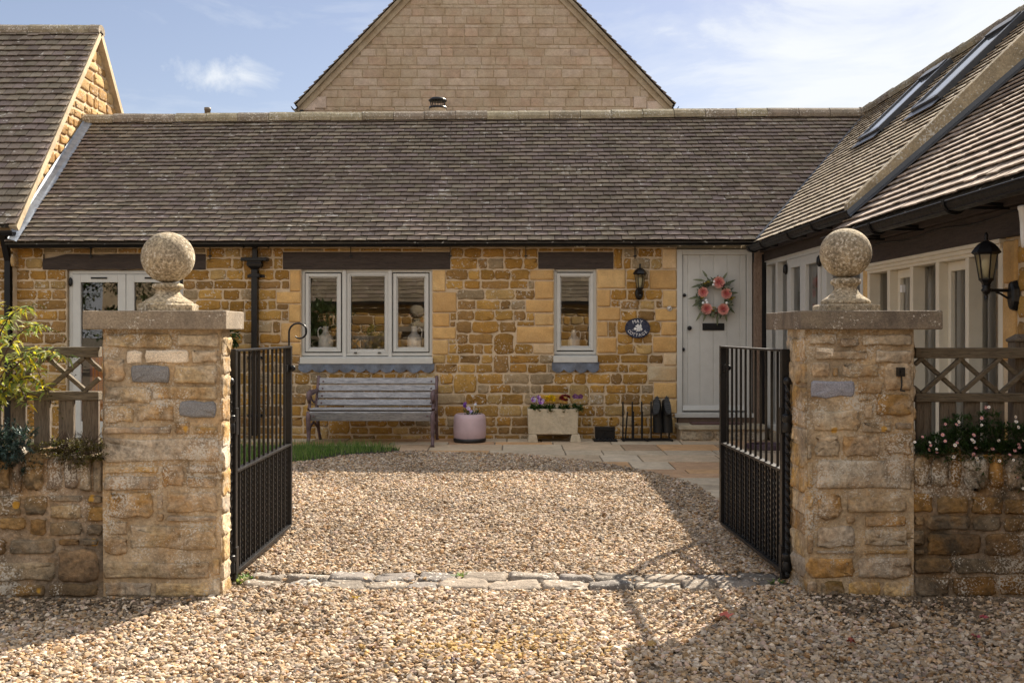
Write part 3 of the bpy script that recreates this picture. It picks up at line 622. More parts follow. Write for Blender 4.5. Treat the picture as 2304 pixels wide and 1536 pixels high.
# eaves gutter, downpipe
mb = MB(); gp = []
def gutter(mb, p0, p1, r, out, n=10):
    """half-round trough between p0 and p1, open upwards; out = horizontal outward direction"""
    p0, p1, out = Vector(p0), Vector(p1), Vector(out); up = Vector((0, 0, 1)); vs = []
    for p in (p0, p1):
        for rr in (r, r * .9):
            for k in range(n + 1):
                an = math.pi * k / n; vs.append(p + out * (rr * math.cos(an)) - up * (rr * math.sin(an)))
    m_ = n + 1
    fs = [(k, k + 1, 2 * m_ + k + 1, 2 * m_ + k) for k in range(n)] + [(m_ + k, 3 * m_ + k, 3 * m_ + k + 1, m_ + k + 1) for k in range(n)]
    fs += [(0, 2 * m_, 3 * m_, m_), (n, m_ + n, 3 * m_ + n, 2 * m_ + n)] + [(0 + k, m_ + k, m_ + k + 1, k + 1) for k in range(n)] + [(2 * m_ + k, 2 * m_ + k + 1, 3 * m_ + k + 1, 3 * m_ + k) for k in range(n)]
    mb.add(vs, fs, 0, (1, 1, 1), False)
    mb.tube([p0 + out * r, p1 + out * r], .007, 6); mb.tube([p0 + out * r * .62 - up * r * .80, p1 + out * r * .62 - up * r * .80], .005, 6)
GY = 13.19
gl, gr = Vector((-6.2, GY, H + (V0 - 548) * GY / F)), Vector((3.05, GY, H + (V0 - 541) * GY / F))
gutter(mb, gl, gr, .058, (0, -1, 0))
gt = mb.build('gutter', M_GUT, cot)
mb = MB()
for u in (206, 548, 604, 940, 958, 1320, 1690):
    x = (u - U0) * GY / F; z = gl.z + (gr.z - gl.z) * (x - gl.x) / (gr.x - gl.x)
    mb = MB(); mb.tube([(x, GY - .063 * math.cos(t), z - .063 * math.sin(t) + .003) for t in np.linspace(0, math.pi, 9)], .010, 6); mb.build('gutter_clip', M_GUT, gt)
mb = MB()
for u in (25, 206, 474, 790, 1013, 1183, 1428):
    mb = MB(); x = X(u); mb.bar((x, WY - .03, Z(553)), (x, WY - .03, Z(582)), .010, .010); mb.box((x - .02, WY - .036, Z(578)), (x + .02, WY - .02, Z(575))); mb.build('iron_bracket', M_BLACK, cot)
mb = MB(); px = X(577); py = WY - .075
mb.bar((px, py, Z(548)), (px, py, Z(585)), .06, .06)
mb.box((X(548), WY - .15, Z(588)), (X(606), WY - .0, Z(581)))
mb.lathe([(.125, Z(588)), (.12, Z(592)), (.135, Z(594)), (.12, Z(600)), (.06, Z(607)), (.055, Z(612))], (px, py, 0), 4, ph=R(45), smooth=False, sy=.7)
mb.bar((px, py, Z(608)), (px, py, .12), .095, .075)
for v in (617, 800, 930):
    mb.box((px - .065, py - .05, Z(v + 7)), (px + .065, py + .05, Z(v))); mb.box((px - .11, py + .05, Z(v + 8)), (px + .11, py + .074, Z(v + 1)))
dp = mb.build('downpipe', M_BLACK, cot, bevel=.004)
# roof
ZE, YE, YR = 2.515, 13.10, 15.5
ZRl, ZRr = 4.45, 4.55; XVE, XVR = 3.03, 5.2
rng = random.Random(31); mb = MB()
keep = lambda p: p.x < XVE + (p.y - YE) * (XVR - XVE) / (YR - YE) + .12
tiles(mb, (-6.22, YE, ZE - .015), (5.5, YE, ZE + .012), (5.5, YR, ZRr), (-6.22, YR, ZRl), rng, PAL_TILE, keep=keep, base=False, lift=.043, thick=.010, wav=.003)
A = [(-6.22, YE, ZE - .03), (XVE, YE, ZE - .005), (XVR, YR, ZRr - .02), (-6.22, YR, ZRl - .02)]
Bk = [(-6.22, YR + 2.4, ZE), (XVR, YR + 2.4, ZE), (XVR, YR, ZRr - .02), (-6.22, YR, ZRl - .02)]
for q in (A, Bk): mb.add(q, [(0, 1, 2, 3)], 0, (.06, .05, .04))
cot_roof = mb.build('roof', M_TILE, cot)
def ridge(name, p0, p1, parent, step=.45, r=.115, seed=1, mat=M_RIDGE):
    p0, p1 = Vector(p0), Vector(p1); L = (p1 - p0).length; d = (p1 - p0) / L; side = d.cross(Vector((0, 0, 1))).normalized(); up = side.cross(d); rg = random.Random(seed); k = 0; mb = MB()
    while k * step < L:
        a, b = p0 + d * (k * step + .006), p0 + d * min(L, (k + 1) * step); c = rg.choice([(.24, .20, .14), (.27, .23, .16), (.22, .18, .14), (.23, .19, .145), (.29, .25, .17)]); vs = []
        jj = rg.uniform(-.006, .006)
        for p, rr in ((a, r * 1.02), (b, r * .97)):
            for t in np.linspace(R(-28), R(208), 9): vs.append(p + side * (rr * 1.15 * math.cos(t)) + up * (rr * math.sin(t) * .85 - .05 + jj))
        fs = [(i, i + 1, 10 + i, 9 + i) for i in range(8)] + [tuple(range(8, -1, -1)), tuple(range(9, 18))]
        mb.add(vs, fs, 0, c, False); k += 1
    return mb.build(name, mat, parent)
ridge('ridge_tile', (-6.2, YR, ZRl + .075), (5.2, YR, ZRr + .075), cot_roof, seed=2)
mb = MB(); pf = P(985, 250, 15.9)     # stove flue and cowl behind the ridge
mb.lathe([(.105, -.6), (.105, .0), (.125, .02), (.125, .035), (.10, .04)], pf, 24, col=(.42, .34, .24))
mb.lathe([(.135, .03), (.13, .06), (.115, .06)], pf, 24, mat=1)
for k in range(16):
    a = k * math.pi / 8; mb.bar(pf + Vector((.10 * math.cos(a), .10 * math.sin(a), .05)), pf + Vector((.115 * math.cos(a), .115 * math.sin(a), .15)), .006, .006, 1)
mb.lathe([(.135, .145), (.14, .16), (.10, .19), (.04, .20)], pf, 24, mat=1)
mb.build('chimney_cowl', [M_COL, M_BLACK], cot_roof)
mb = MB(); pv = P(467, 262, 16.2); mb.lathe([(.045, -.4), (.045, .09), (.05, .09), (.05, .13), (.03, .13)], pv, 14, col=(.16, .13, .10)); mb.build('vent_pipe', M_COL, cot_roof)

# front step, doormat
mb = MB(); rng = random.Random(5); sx0, sx1 = X(1518), X(1712)
stp = thing('doorstep', 'stone front step under the grey door with a thin slab top', 'step', ((sx0 + sx1) / 2, 13.15, .07))
Ms = lambda a, b, d: Vector((a, 13.10 - d, b)); zt = Z(950) + .0
panel(mb, Ms, sx0 + .03, sx1, .06, zt - .06, [], 1, MORT)
fill(mb, Ms, rows(.07, zt - .065, .12, .16, rng), lambda a, b: (sx0 + .03, sx1), [], rng, .25, .4, .02, .015, [(.30, .25, .18), (.27, .23, .18)], 0)
mb.add([(sx0 + .03, 13.1, .05), (sx0 + .03, 13.42, .05), (sx0 + .03, 13.42, zt - .06), (sx0 + .03, 13.1, zt - .06)], [(0, 1, 2, 3)], 1, MORT)
mb.build('riser', [M_RUB, M_MORT], stp)
for a, b in ((sx0, X(1623)), (X(1624), sx1)):
    mb = MB(); mb.box((a, 13.05, zt - .06), (b - .005, 13.41, zt - .004), 0, (.40, .35, .26)); mb.build('step_slab', M_FLAG, stp, bevel=.008)
mb = MB(); mb.box((sx0 + .04, 13.37, zt - .02), (sx1, 13.42, dz0 + .0), 0, (.13, .085, .06)); mb.build('threshold_board', M_COL, stp, bevel=.003)
mb = MB(); mb.box((X(1548), 13.09, zt), (X(1660), 13.33, zt + .016), 0, (.10, .05, .045)); tag(mb.build('doormat', M_COL, bevel=.004), 'thin dark red doormat on the front step', 'doormat')
# corner post
mb = MB(); mb.box((X(1694), 13.30, .05), (X(1719), 13.46, Z(565))); mb.build('corner_post', M_POSTW, cot, bevel=.006)

# ------------------------------------------------------------------ GABLED HOUSE BEHIND
GYY = 24.0; gs = F / GYY; gx = lambda u: (u - U0) / gs; gz_ = lambda v: H + (V0 - v) / gs
gh = thing('gabled_house', 'tall pale ashlar gable end rising behind the cottage roof', 'house', (gx(1091), GYY, 0))
mb = MB(); rng = random.Random(77); Mg = lambda a, b, d: Vector((a, GYY - d, b))
zb_, za_, xa_ = gz_(250), gz_(-183), gx(1091); xl_, xr_ = gx(673), gx(1507)
gl_ = lambda z: xl_ + (xa_ - xl_) * max(0, (z - zb_)) / (za_ - zb_) if z > zb_ else xl_
gr_ = lambda z: xr_ + (xa_ - xr_) * max(0, (z - zb_)) / (za_ - zb_) if z > zb_ else xr_
mb.add([Mg(xl_, 0, 0), Mg(xr_, 0, 0), Mg(xr_, zb_, 0), Mg(xa_, za_, 0), Mg(xl_, zb_, 0)], [(0, 1, 2, 3, 4)], 1, (.31, .235, .15))
rw = []; z = 4.8; k = 0
while z < za_ - .1:
    h_ = (.085 if k % 3 == 1 else .19) * rng.uniform(.92, 1.08); rw.append((z, z + h_)); z += h_; k += 1
PAL_ASH = [(.345, .26, .19), (.37, .285, .215), (.325, .24, .17), (.35, .25, .18), (.38, .295, .23)]
fill(mb, Mg, rw, lambda a, b: (gl_(b) + .02, gr_(b) - .02), [], rng, .28, .5, .016, .012, PAL_ASH, 0, .004, .06, .001, .05, dbl=.02, kv=.06)
for sx in (-1, 1):
    x0 = gx(720) if sx < 0 else gx(1440); quoin(mb, lambda a, b, d: Mg(a, b, d + .02), x0 - .15, x0 + .15, gz_(245), gz_(218), (.42, .33, .27), rng, 0)
    x0 = gx(690) if sx < 0 else gx(1475); quoin(mb, lambda a, b, d: Mg(a, b, d + .022), x0 - .2, x0 + .2, gz_(250), gz_(228), (.42, .33, .27), rng, 0)
# solid body so the gable house is a house, not a screen
mb.box((xl_, GYY + .02, 0), (xr_, GYY + 9, zb_), 1, (.33, .26, .17))
mb.build('wall', [M_ASH, M_ASH], gh)
mb = MB(); rng = random.Random(6)
for sx, xe in ((-1, gx(666)), (1, gx(1517))):
    ze = gz_(238)
    A_, D_ = Vector((xe, GYY - .14, ze)), Vector((xa_, GYY - .14, za_ + .16)); E = Vector((0, 9.3, 0))
    tiles(mb, A_, A_ + E, D_ + E, D_, rng, PAL_TILE, w=.25, gauge=.16, thick=.03, lift=.05, base=False)
    mb.add([A_ + Vector((0, .05, -.02)), A_ + E, D_ + E, D_ + Vector((0, .05, -.02))], [(0, 1, 2, 3)], 0, (.07, .06, .05))
mb.build('roof', M_TILE, gh)
mb = MB()
for sx, xe in ((-1, gx(672)), (1, gx(1510))):   # mortar verge under the tile edge
    a, b = Vector((xe, GYY - .1, gz_(238) - .03)), Vector((xa_, GYY - .1, za_ + .10))
    mb.bar(a, b, .07, .10, 0, (.20, .16, .11), up=(0, 1, 0)); mb.bar(a + Vector((0, .075, -.10)), b + Vector((0, .075, -.10)), .16, .06, 0, (.33, .26, .18), up=(0, 1, 0))
mb.build('verge', M_ASH, gh)
mb = MB()
for xe, o_ in ((gx(668), -1), (gx(1515), 1)):
    mb = MB(); gutter(mb, (xe + o_ * .03, GYY - .16, gz_(243)), (xe + o_ * .03, GYY + 9, gz_(243)), .07, (o_, 0, 0)); mb.bar((xe - o_ * .12, GYY - .06, gz_(249)), (xe - o_ * .12, GYY - .06, gz_(300)), .08, .08); mb.build('gutter', M_GUT, gh)

# ------------------------------------------------------------------ HOUSE ON THE LEFT
LX = -6.2
lh = thing('left_house', 'steep roofed ironstone house whose sunlit gable meets the left end of the cottage roof', 'house', (LX - 2, 14, .07))
lh.name = 'steep_house'
Ml = lambda a, b, d: Vector((LX + d, a, b))
ya, za, yf, zf = 15.9, 5.90, 13.17, 2.72; yb = 18.6; zb2 = za - (yb - ya) * 1.17
mb = MB(); rng = random.Random(15)
mb.add([Ml(yf + .1, 0, 0), Ml(yb, 0, 0), Ml(yb, zb2, 0), Ml(ya, za - .08, 0), Ml(yf + .1, zf, 0)], [(0, 1, 2, 3, 4)], 1, MORT)
yl0 = lambda z: yf + .05 + (ya - yf) * max(0, z - zf) / (za - zf); yl1 = lambda z: yb + (ya - yb) * max(0, z - zb2) / (za - zb2)
fill(mb, Ml, rows(2.2, za - .15, .12, .2, rng), lambda a, b: (yl0(b) + .0, yl1(b) - .02), [], rng, .18, .42, .03, .022, [(.36, .21, .08), (.40, .25, .10), (.33, .185, .06), (.42, .28, .13)], 0, .012, .22, .005, .12)
Mlf = lambda a, b, d: Vector((a, 13.42 - d, b))
mb.add([Mlf(-12, 0, 0), Mlf(LX - .04, 0, 0), Mlf(LX - .04, zf, 0), Mlf(-12, zf, 0)], [(0, 1, 2, 3)], 1, MORT)
fill(mb, Mlf, rows(.05, zf - .1, .10, .16, rng), lambda a, b: (-7.6, LX - .05), [], rng, .14, .34, .024, .018, PAL_IRON, 0)
mb.build('wall', [M_IRON, M_MORT], lh)
mb = MB(); rng = random.Random(16)
tiles(mb, (-13, yf, zf), (LX + .09, yf, zf), (LX + .09, ya, za), (-13, ya, za), rng, PAL_TILE, w=.165, gauge=.13, lift=.05, thick=.011, wav=.004)
mb.add([(-13, ya, za), (LX + .07, ya, za), (LX + .07, yb + .2, zb2 - .25), (-13, yb + .2, zb2 - .25)], [(0, 1, 2, 3)], 0, (.09, .075, .06))
lr = mb.build('roof', M_TILE, lh)
mb = MB()
for q0, q1 in (((LX + .05, yf + .02, zf - .03), (LX + .05, ya, za - .03)), ((LX + .05, ya, za - .05), (LX + .05, yb + .2, zb2 - .3))):
    mb.bar(q0, q1, .085, .10, 0, (.50, .40, .27), up=(1, 0, 0))
mb.build('verge', M_ASH, lr)
ridge('ridge_tile', (-13, ya, za + .03), (LX + .1, ya, za + .03), lr, seed=9)
mb = MB(); gutter(mb, (-12, 13.05, zf - .08), (LX + .12, 13.05, zf - .08), .06, (0, -1, 0)); mb.bar((LX - .07, 13.16, zf - .1), (LX - .07, 13.3, 2.3), .07, .07); mb.bar((LX - .07, 13.3, 2.3), (LX - .07, 13.3, .1), .07, .07); mb.build('gutter', M_GUT, lh)
# stepped lead flashing where the cottage roof meets the gable
mb = MB(); rng = random.Random(4); npt = 14; pts = []
for k in range(npt + 1):
    t = k / npt; y = YE - .05 + (YR - YE + .05) * t; z = ZE - .03 + (ZRl + .02 - ZE + .03) * t; j = rng.uniform(-.012, .012)
    pts.append([(LX + .032, y, z + .10 + j), (LX + .045, y, z + .065), (LX + .12, y, z + .05 + j), (LX + .155 + j, y, z + .03)])
mb.add([p for q in pts for p in q], [(k * 4 + i, k * 4 + i + 1, k * 4 + 5 + i, k * 4 + 4 + i) for k in range(npt) for i in range(3)], 0, (1, 1, 1), False)
mb.build('lead_flashing', pmat('new_lead', (.25, .285, .34), .55, .3, 9, .2, 20, metal=.2), cot_roof)

# ------------------------------------------------------------------ RIGHT WING
WX = 3.2; YW = lambda u: WX * F / (u - U0); SPL = 9.45
wing = thing('cottage_wing', 'glazed right wing of the cottage with sunlit tiled roof and two roof windows', 'house wing', (WX, 9, .05))
Mr = lambda a, b, d: Vector((WX - d, a, b))
FAR = (YW(1945), YW(1722), .22, 2.30); NEAR = (YW(2260), YW(1953), .30, 2.02)
mb = MB(); rng = random.Random(51); hz = [FAR, NEAR]
panel(mb, Mr, 3.0, 13.45, 0, 2.45, hz, 1, MORT)
qz = [(YW(2292), YW(2261), 1.72, 2.0), (YW(2290), YW(2261), 1.22, 1.70), (YW(2345), YW(2261), .82, 1.2), (YW(2300), YW(2261), .3, .8), (FAR[0] - .12, FAR[0] - .005, 1.5, 2.0), (FAR[0] - .12, FAR[0] - .005, .9, 1.48), (FAR[0] - .12, FAR[0] - .005, .1, .88)]
for q in qz: quoin(mb, Mr, *q, (.62, .50, .34) if q[3] == 1.2 else rng.choice(Q_Y), rng, 2)
fill(mb, Mr, rows(.05, 2.2, .13, .22, rng), lambda a, b: (3.0, 6.9), hz + qz, rng, .2, .45, .03, .022, PAL_IRON, 0, .012, .22, .005, .12)
fill(mb, Mr, [(.06, .21)], lambda a, b: (9.3, 13.3), [], rng, .25, .5, .03, .02, [(.3, .25, .18), (.33, .25, .15)], 0)
mb.build('wall', [M_IRON, M_MORT, M_QUOIN], wing)
mb = MB()
vs = [(WX + .1, 3.2, .1), (WX + .1, 15.4, .1), (WX + 4.2, 15.4, .1), (WX + 4.2, 3.2, .1)]; vs += [(x, y, 2.2 if y < 9 else 2.4) for x, y, z in vs]
mb.add(vs, [(0, 1, 2, 3), (4, 5, 6, 7), (1, 2, 6, 5), (2, 3, 7, 6), (3, 0, 4, 7)]); mb.build('room', M_ROOM, wing)
mb = MB(); mb.box((WX - .05, 3.0, 2.015), (WX + .1, SPL, 2.20)); mb.box((WX - .09, 3.0, 2.20), (WX + .1, SPL, 2.30)); o = mb.build('fascia_beam', M_BEAMY, wing, bevel=.006)
mb = MB(); mb.box((WX - .05, SPL + .01, 2.29), (WX + .1, 13.33, 2.40)); mb.box((WX - .10, SPL + .01, 2.40), (WX + .1, 13.33, 2.46)); mb.build('fascia_beam', M_BEAMY, wing, bevel=.006)
mb = MB(); pts = [(WX - .056, y, 2.155 + .012 * math.sin(y * 5)) for y in np.linspace(4.0, 9.3, 40)]; mb.tube(pts, .006, 6); mb.build('cable', M_RUBBER, wing)
# near windows: head, moulding, mullions, recessed lights
def ybox(mb, y0, y1, z0, z1, d0, d1, mat=0): mb.box((WX + d0, min(y0, y1), z0), (WX + d1, max(y0, y1), z1), mat)
mb = MB(); y0, y1, z0, z1 = NEAR
ybox(mb, y0, y1, 1.93, 2.0, -.015, .12); ybox(mb, y0 - .02, y1 + .02, 1.985, 2.014, -.045, .1); ybox(mb, y0, y1, 1.955, 1.985, -.03, .1)
ybox(mb, y0, y1, z0, z0 + .12, -.03, .12)
posts = [(y1, y1 - .07), (YW(1999), YW(2005)), (YW(2050), YW(2057)), (YW(2108), YW(2116)), (YW(2175), YW(2183)), (y0 + .065, y0)]
for a, b in posts: ybox(mb, a, b, z0 + .12, 1.93, -.012, .11)
nw = mb.build('window', M_CREAM, wing, bevel=.004); nw['label'] = 'row of five cream framed lights in the near part of the wing'
for k in range(5):
    a, b = posts[k][1], posts[k + 1][0]
    if k in (1, 3):
        mb = MB(); ybox(mb, a, a - .055, z0 + .12, 1.928, .055, .10); ybox(mb, b + .055, b, z0 + .12, 1.928, .055, .10); ybox(mb, a - .055, b + .055, 1.86, 1.928, .055, .10); ybox(mb, a - .055, b + .055, z0 + .12, z0 + .19, .055, .10); mb.build('sash', M_CREAM, nw, bevel=.003)
    mb = MB(); mb.add([(WX + .085, a, z0 + .12), (WX + .085, b, z0 + .12), (WX + .085, b, 1.93), (WX + .085, a, 1.93)], [(0, 1, 2, 3)]); mb.build('pane', M_GLASSP, nw)
mb = MB(); ybox(mb, YW(2021), YW(2017), 1.74, 1.80, .03, .06); mb.build('hinge', M_WHITEP, nw)
# far glazed doors
mb = MB(); y0, y1, z0, z1 = FAR
ybox(mb, y0, y1, z1 - .06, z1, -.02, .1); ybox(mb, y0, y1, z1 - .02, z1 - .004, -.04, .1); ybox(mb, y0, y1, z0, z0 + .07, -.02, .1)
fp = [(y1, YW(1728)), (YW(1748), YW(1752)), (YW(1774), YW(1778)), (YW(1853), YW(1863)), (YW(1900), YW(1906)), (y0 + .07, y0)]
for a, b in fp: ybox(mb, a, b, z0 + .07, z1 - .06, -.018, .1)
fw = mb.build('window', M_PAINT, wing, bevel=.004); fw['label'] = 'pale glazed door and side lights at the far end of the wing'
for k in (0, 1, 3, 4):
    a, b = fp[k][1], fp[k + 1][0]; mb = MB(); mb.add([(WX + .05, a, z0 + .07), (WX + .05, b, z0 + .07), (WX + .05, b, z1 - .06), (WX + .05, a, z1 - .06)], [(0, 1, 2, 3)]); mb.build('pane', M_GLASSP, fw)
mb = MB(); a, b = YW(1779), YW(1852); zt_ = z1 - .065
for p, q in ((a, YW(1784.5)), (YW(1806), YW(1818)), (YW(1846), b)): ybox(mb, p, q, z0 + .075, zt_, -.03, .04)
for p, q in ((YW(1784.5), YW(1806)), (YW(1818), YW(1846))): ybox(mb, p, q, zt_ - .10, zt_, -.03, .04); ybox(mb, p, q, z0 + .075, z0 + .3, -.03, .04)
mb.build('door_leaf', M_PAINT, fw, bevel=.003)
for p, q in ((YW(1784.5), YW(1806)), (YW(1818), YW(1846))):
    mb = MB(); mb.add([(WX + .01, p, z0 + .3), (WX + .01, q, z0 + .3), (WX + .01, q, zt_ - .1), (WX + .01, p, zt_ - .1)], [(0, 1, 2, 3)]); mb.build('pane', M_GLASSP, fw)
for u, v in ((1776, 606), (1853, 587)):
    mb = MB(); mb.lathe([(.03, 0), (.032, .012), (.02, .025)], (0, 0, 0), 16); y = YW(u); zc = H + (V0 - v) * y / F
    mb.v = [(WX - .03 - p[2] * 1.6, y + p[0], zc + p[1] * 1.9) for p in mb.v]; mb.build('hinge_cover', M_BLACK, fw)
# curtains and dim room contents behind the wing glass
mb = MB(); rng = random.Random(3)
for ya_, wd in ((12.95, .22), (12.35, .3), (9.3, .16), (8.72, .14), (8.2, .2), (7.62, .2), (7.1, .24)):
    mb = MB(); pts = [(WX + .22 + .03 * math.sin(t * 26), ya_ - wd * t) for t in np.linspace(0, 1, 24)]
    vs = [(x, y, .32) for x, y in pts] + [(x, y, 2.15) for x, y in pts]; n_ = len(pts); mb.add(vs, [(i, i + 1, n_ + i + 1, n_ + i) for i in range(n_ - 1)], 0, (1, 1, 1), True); mb.build('curtain', M_CURT, wing)
# wing roofs
SLF = (4.62 - 2.50) / (5.2 - 3.0); mb = MB(); rng = random.Random(61)
keepf = lambda p: p.y < YE + (p.x - XVE) * (YR - YE) / (XVR - XVE) + .10
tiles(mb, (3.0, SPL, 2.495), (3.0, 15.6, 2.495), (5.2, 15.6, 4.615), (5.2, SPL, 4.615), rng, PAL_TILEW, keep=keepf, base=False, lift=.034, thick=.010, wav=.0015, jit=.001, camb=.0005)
mb.add([(3.0, SPL, 2.48), (3.03, YE, 2.48), (5.2, YR, 4.6), (5.2, SPL, 4.6)], [(0, 1, 2, 3)], 0, (.07, .06, .05)); mb.add([(5.2, SPL, 4.6), (5.2, 17, 4.6), (7.4, 17, 2.5), (7.4, SPL, 2.5)], [(0, 1, 2, 3)], 0, (.08, .07, .06))
wr1 = mb.build('roof', M_TILE, wing); wr1['label'] = 'sunlit far roof slope with two roof windows'
ridge('ridge_tile', (5.2, SPL - .03, 4.66), (5.2, 15.6, 4.66), wr1, seed=12)
mb = MB(); SLN = .86; xr2 = 5.3; zr2 = 2.285 + SLN * (xr2 - 2.86); rng = random.Random(62)
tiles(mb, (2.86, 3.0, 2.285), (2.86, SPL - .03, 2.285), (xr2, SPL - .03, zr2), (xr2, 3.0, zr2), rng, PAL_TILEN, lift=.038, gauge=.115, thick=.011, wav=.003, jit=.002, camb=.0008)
mb.add([(xr2, 3.0, zr2), (xr2, SPL - .03, zr2), (7.8, SPL - .03, 2.3), (7.8, 3, 2.3)], [(0, 1, 2, 3)], 0, (.08, .07, .06))
wr2 = mb.build('roof', M_TILE, wing); wr2['label'] = 'nearer lower roof slope with pinkish tiles'
mb = MB(); rng = random.Random(63); prev = None; vs = []; k = 24   # verge of the far roof and the lead beside it
for i in range(k + 1):
    t = i / k; x = 2.97 + (5.25 - 2.97) * t; z = 2.47 + SLF * (x - 2.97); j = rng.uniform(-.008, .008)
    vs += [(x, SPL + .065 + j, z + .055), (x, SPL + .055, z + .085), (x, SPL - .015 + j, z + .075), (x, SPL - .03, z - .16)]
mb.add(vs, [(4 * i + q, 4 * i + q + 1, 4 * i + 5 + q, 4 * i + 4 + q) for i in range(k) for q in range(3)] + [(0, 1, 2, 3)], 0, (.30, .24, .155), False)
mb.build('verge', M_RIDGE, wr1)
mb = MB(); vs = []
for i in range(k + 1):
    t = i / k; x = 2.93 + (xr2 - 2.93) * t; z = 2.285 + SLN * (x - 2.86)
    vs += [(x, SPL - .034, z + .11), (x, SPL - .045, z + .06), (x, SPL - .19 + .01 * math.sin(i * 2.), z + .055)]
mb.add(vs, [(3 * i + q, 3 * i + q + 1, 3 * i + 4 + q, 3 * i + 3 + q) for i in range(k) for q in range(2)]); mb.build('lead_flashing', M_GREYM, wr2)
mb = MB()      # valley lead between the two slopes
a, b = Vector((XVE - .02, YE - .05, ZE + .035)), Vector((XVR, YR, 4.64)); mb.bar(a, b, .035, .02); mb.build('valley', M_GREYM, wr1)
M_SKYL = pmat('skylight_glass', (.10, .11, .12), .05, .02, 3, spec=1.0)
def roofwin(yn, yf_, x0, x1):
    n = Vector((-SLF, 0, 1)).normalized(); q = lambda x, y, d: Vector((x, y, 2.50 + SLF * (x - 3.0))) + n * d
    mb = MB()
    def slab(xa, xb, ya, yb, d0, d1, mat=0):
        vs = [q(xa, ya, d0), q(xb, ya, d0), q(xb, yb, d0), q(xa, yb, d0), q(xa, ya, d1), q(xb, ya, d1), q(xb, yb, d1), q(xa, yb, d1)]
        mb.add(vs, [(0, 3, 2, 1), (4, 5, 6, 7), (0, 1, 5, 4), (1, 2, 6, 5), (2, 3, 7, 6), (3, 0, 4, 7)], mat)
    slab(x0, x1, yn, yn + .07, .02, .085); slab(x0, x1, yf_ - .07, yf_, .02, .085); slab(x0, x0 + .05, yn + .07, yf_ - .07, .02, .08); slab(x1 - .10, x1, yn + .07, yf_ - .07, .02, .10)
    slab(x0 - .09, x0, yn - .04, yf_ + .04, .042, .05)
    o = mb.build('roof_window', M_GREYM, wing, bevel=.006)
    mb = MB(); vs = [q(x0 + .05, yn + .07, .07), q(x1 - .1, yn + .07, .07), q(x1 - .1, yf_ - .07, .07), q(x0 + .05, yf_ - .07, .07)]; mb.add(vs, [(0, 1, 2, 3)])
    mb.build('pane', M_SKYL, o)
for args in ((12.05, 12.80, 4.20, 5.02), (10.38, 11.10, 4.20, 5.06)): roofwin(*args)
mb = MB(); gutter(mb, (2.955, SPL - .25, 2.455), (2.955, 13.14, 2.455), .062, (-1, 0, 0)); g1 = mb.build('gutter', M_GUT, wing)
mb = MB(); gutter(mb, (2.805, 3.0, 2.235), (2.805, SPL - .02, 2.235), .066, (-1, 0, 0)); g2 = mb.build('gutter', M_GUT, wing)
for g_, xs_, zz_, rr_, yy_ in ((g1, 2.955, 2.455, .068, (13.0, 12.4, 11.2, 10.3)), (g2, 2.805, 2.235, .074, (9.0, 8.15, 6.75, 5.4))):
    for y in yy_:
        mb = MB(); pts = [(xs_ - rr_ * math.cos(t), y, zz_ - rr_ * math.sin(t)) for t in np.linspace(-.12, math.pi, 12)] + [(WX - .08, y, zz_ - .02)]
        mb.tube(pts, .012, 6); mb.box((xs_ + rr_ - .01, y - .012, zz_ - .05), (WX - .05, y + .012, zz_ - .03)); mb.build('gutter_bracket', M_GUT, g_)
mb = MB(); mb.bar((3.05, 13.36, 2.4), (3.13, 13.36, 1.62), .06, .05); mb.bar((3.16, 13.33, 2.38), (3.16, 13.33, .1), .07, .07); mb.build('downpipe', M_BLACK, wing, bevel=.004)
mb = MB(); pw = P(2307, 500, 6.35); mb.lathe([(.020, -.15), (.028, -.09), (.030, 0), (.038, .07), (.043, .08), (.043, .095), (.036, .10)], pw, 20); mb.box((pw.x, pw.y - .012, pw.z - .02), (WX - .03, pw.y + .012, pw.z + .02))
tag(mb.build('wall_fitting', M_WHITEP, loc=pw), 'small white conical fitting on the dark beam at the right edge', 'light fitting')

# ------------------------------------------------------------------ GATE PIERS AND GARDEN WALLS
PY = 5.66
ps = F / PY; px_ = lambda u: (u - U0) / ps; pz_ = lambda v: H + (V0 - v) / ps
PAL_PIER = [(.46, .33, .17), (.40, .25, .09), (.50, .40, .26), (.33, .19, .065), (.37, .31, .24), (.58, .49, .36), (.30, .25, .19), (.45, .29, .11), (.42, .26, .09)]
RM = (.46, .36, .24)
def masonry(mb, M, rect, man, rng, pal, rlo, rhi, wlo, whi, d=.015, gap=.024, top=None):
    x0, x1, z0, z1 = rect; holes = []
    for (u0, u1, v0, v1, c) in man:
        r = (px_(u0), px_(u1), pz_(v1), pz_(v0)); holes.append((r[0] - .012, r[1] + .012, r[2] - .012, r[3] + .012))
        stone(mb, M, *r, d * rng.uniform(.8, 1.2), c, rng, .012, .14, 2 if c in (SLATE, WHT, GRN) else 0, .007, .07)
    fill(mb, M, rows(z0, z1, rlo, rhi, rng), lambda a, b: (x0, x1), holes, rng, wlo, whi, gap, d, pal, 0, .019, .20, .009, .08, dbl=.08)
def mortar_grid(mb, M, x0, x1, z0, z1, rng, n=14, amp=.006, mat=1, col=RM):
    nx = max(2, int((x1 - x0) * n)); nz = max(2, int((z1 - z0) * n)); vs = []
    for j in range(nz + 1):
        for i in range(nx + 1):
            e = 0 if i in (0, nx) or j in (0, nz) else rng.uniform(-amp, amp); vs.append(M(x0 + (x1 - x0) * i / nx, z0 + (z1 - z0) * j / nz, e))
    mb.add(vs, [(j * (nx + 1) + i, j * (nx + 1) + i + 1, (j + 1) * (nx + 1) + i + 1, (j + 1) * (nx + 1) + i) for j in range(nz) for i in range(nx)], mat, col, True)
GRN = (.27, .275, .32)
SLATE, WHT, BRN = (.205, .205, .21), (.66, .57, .45), (.30, .165, .05)
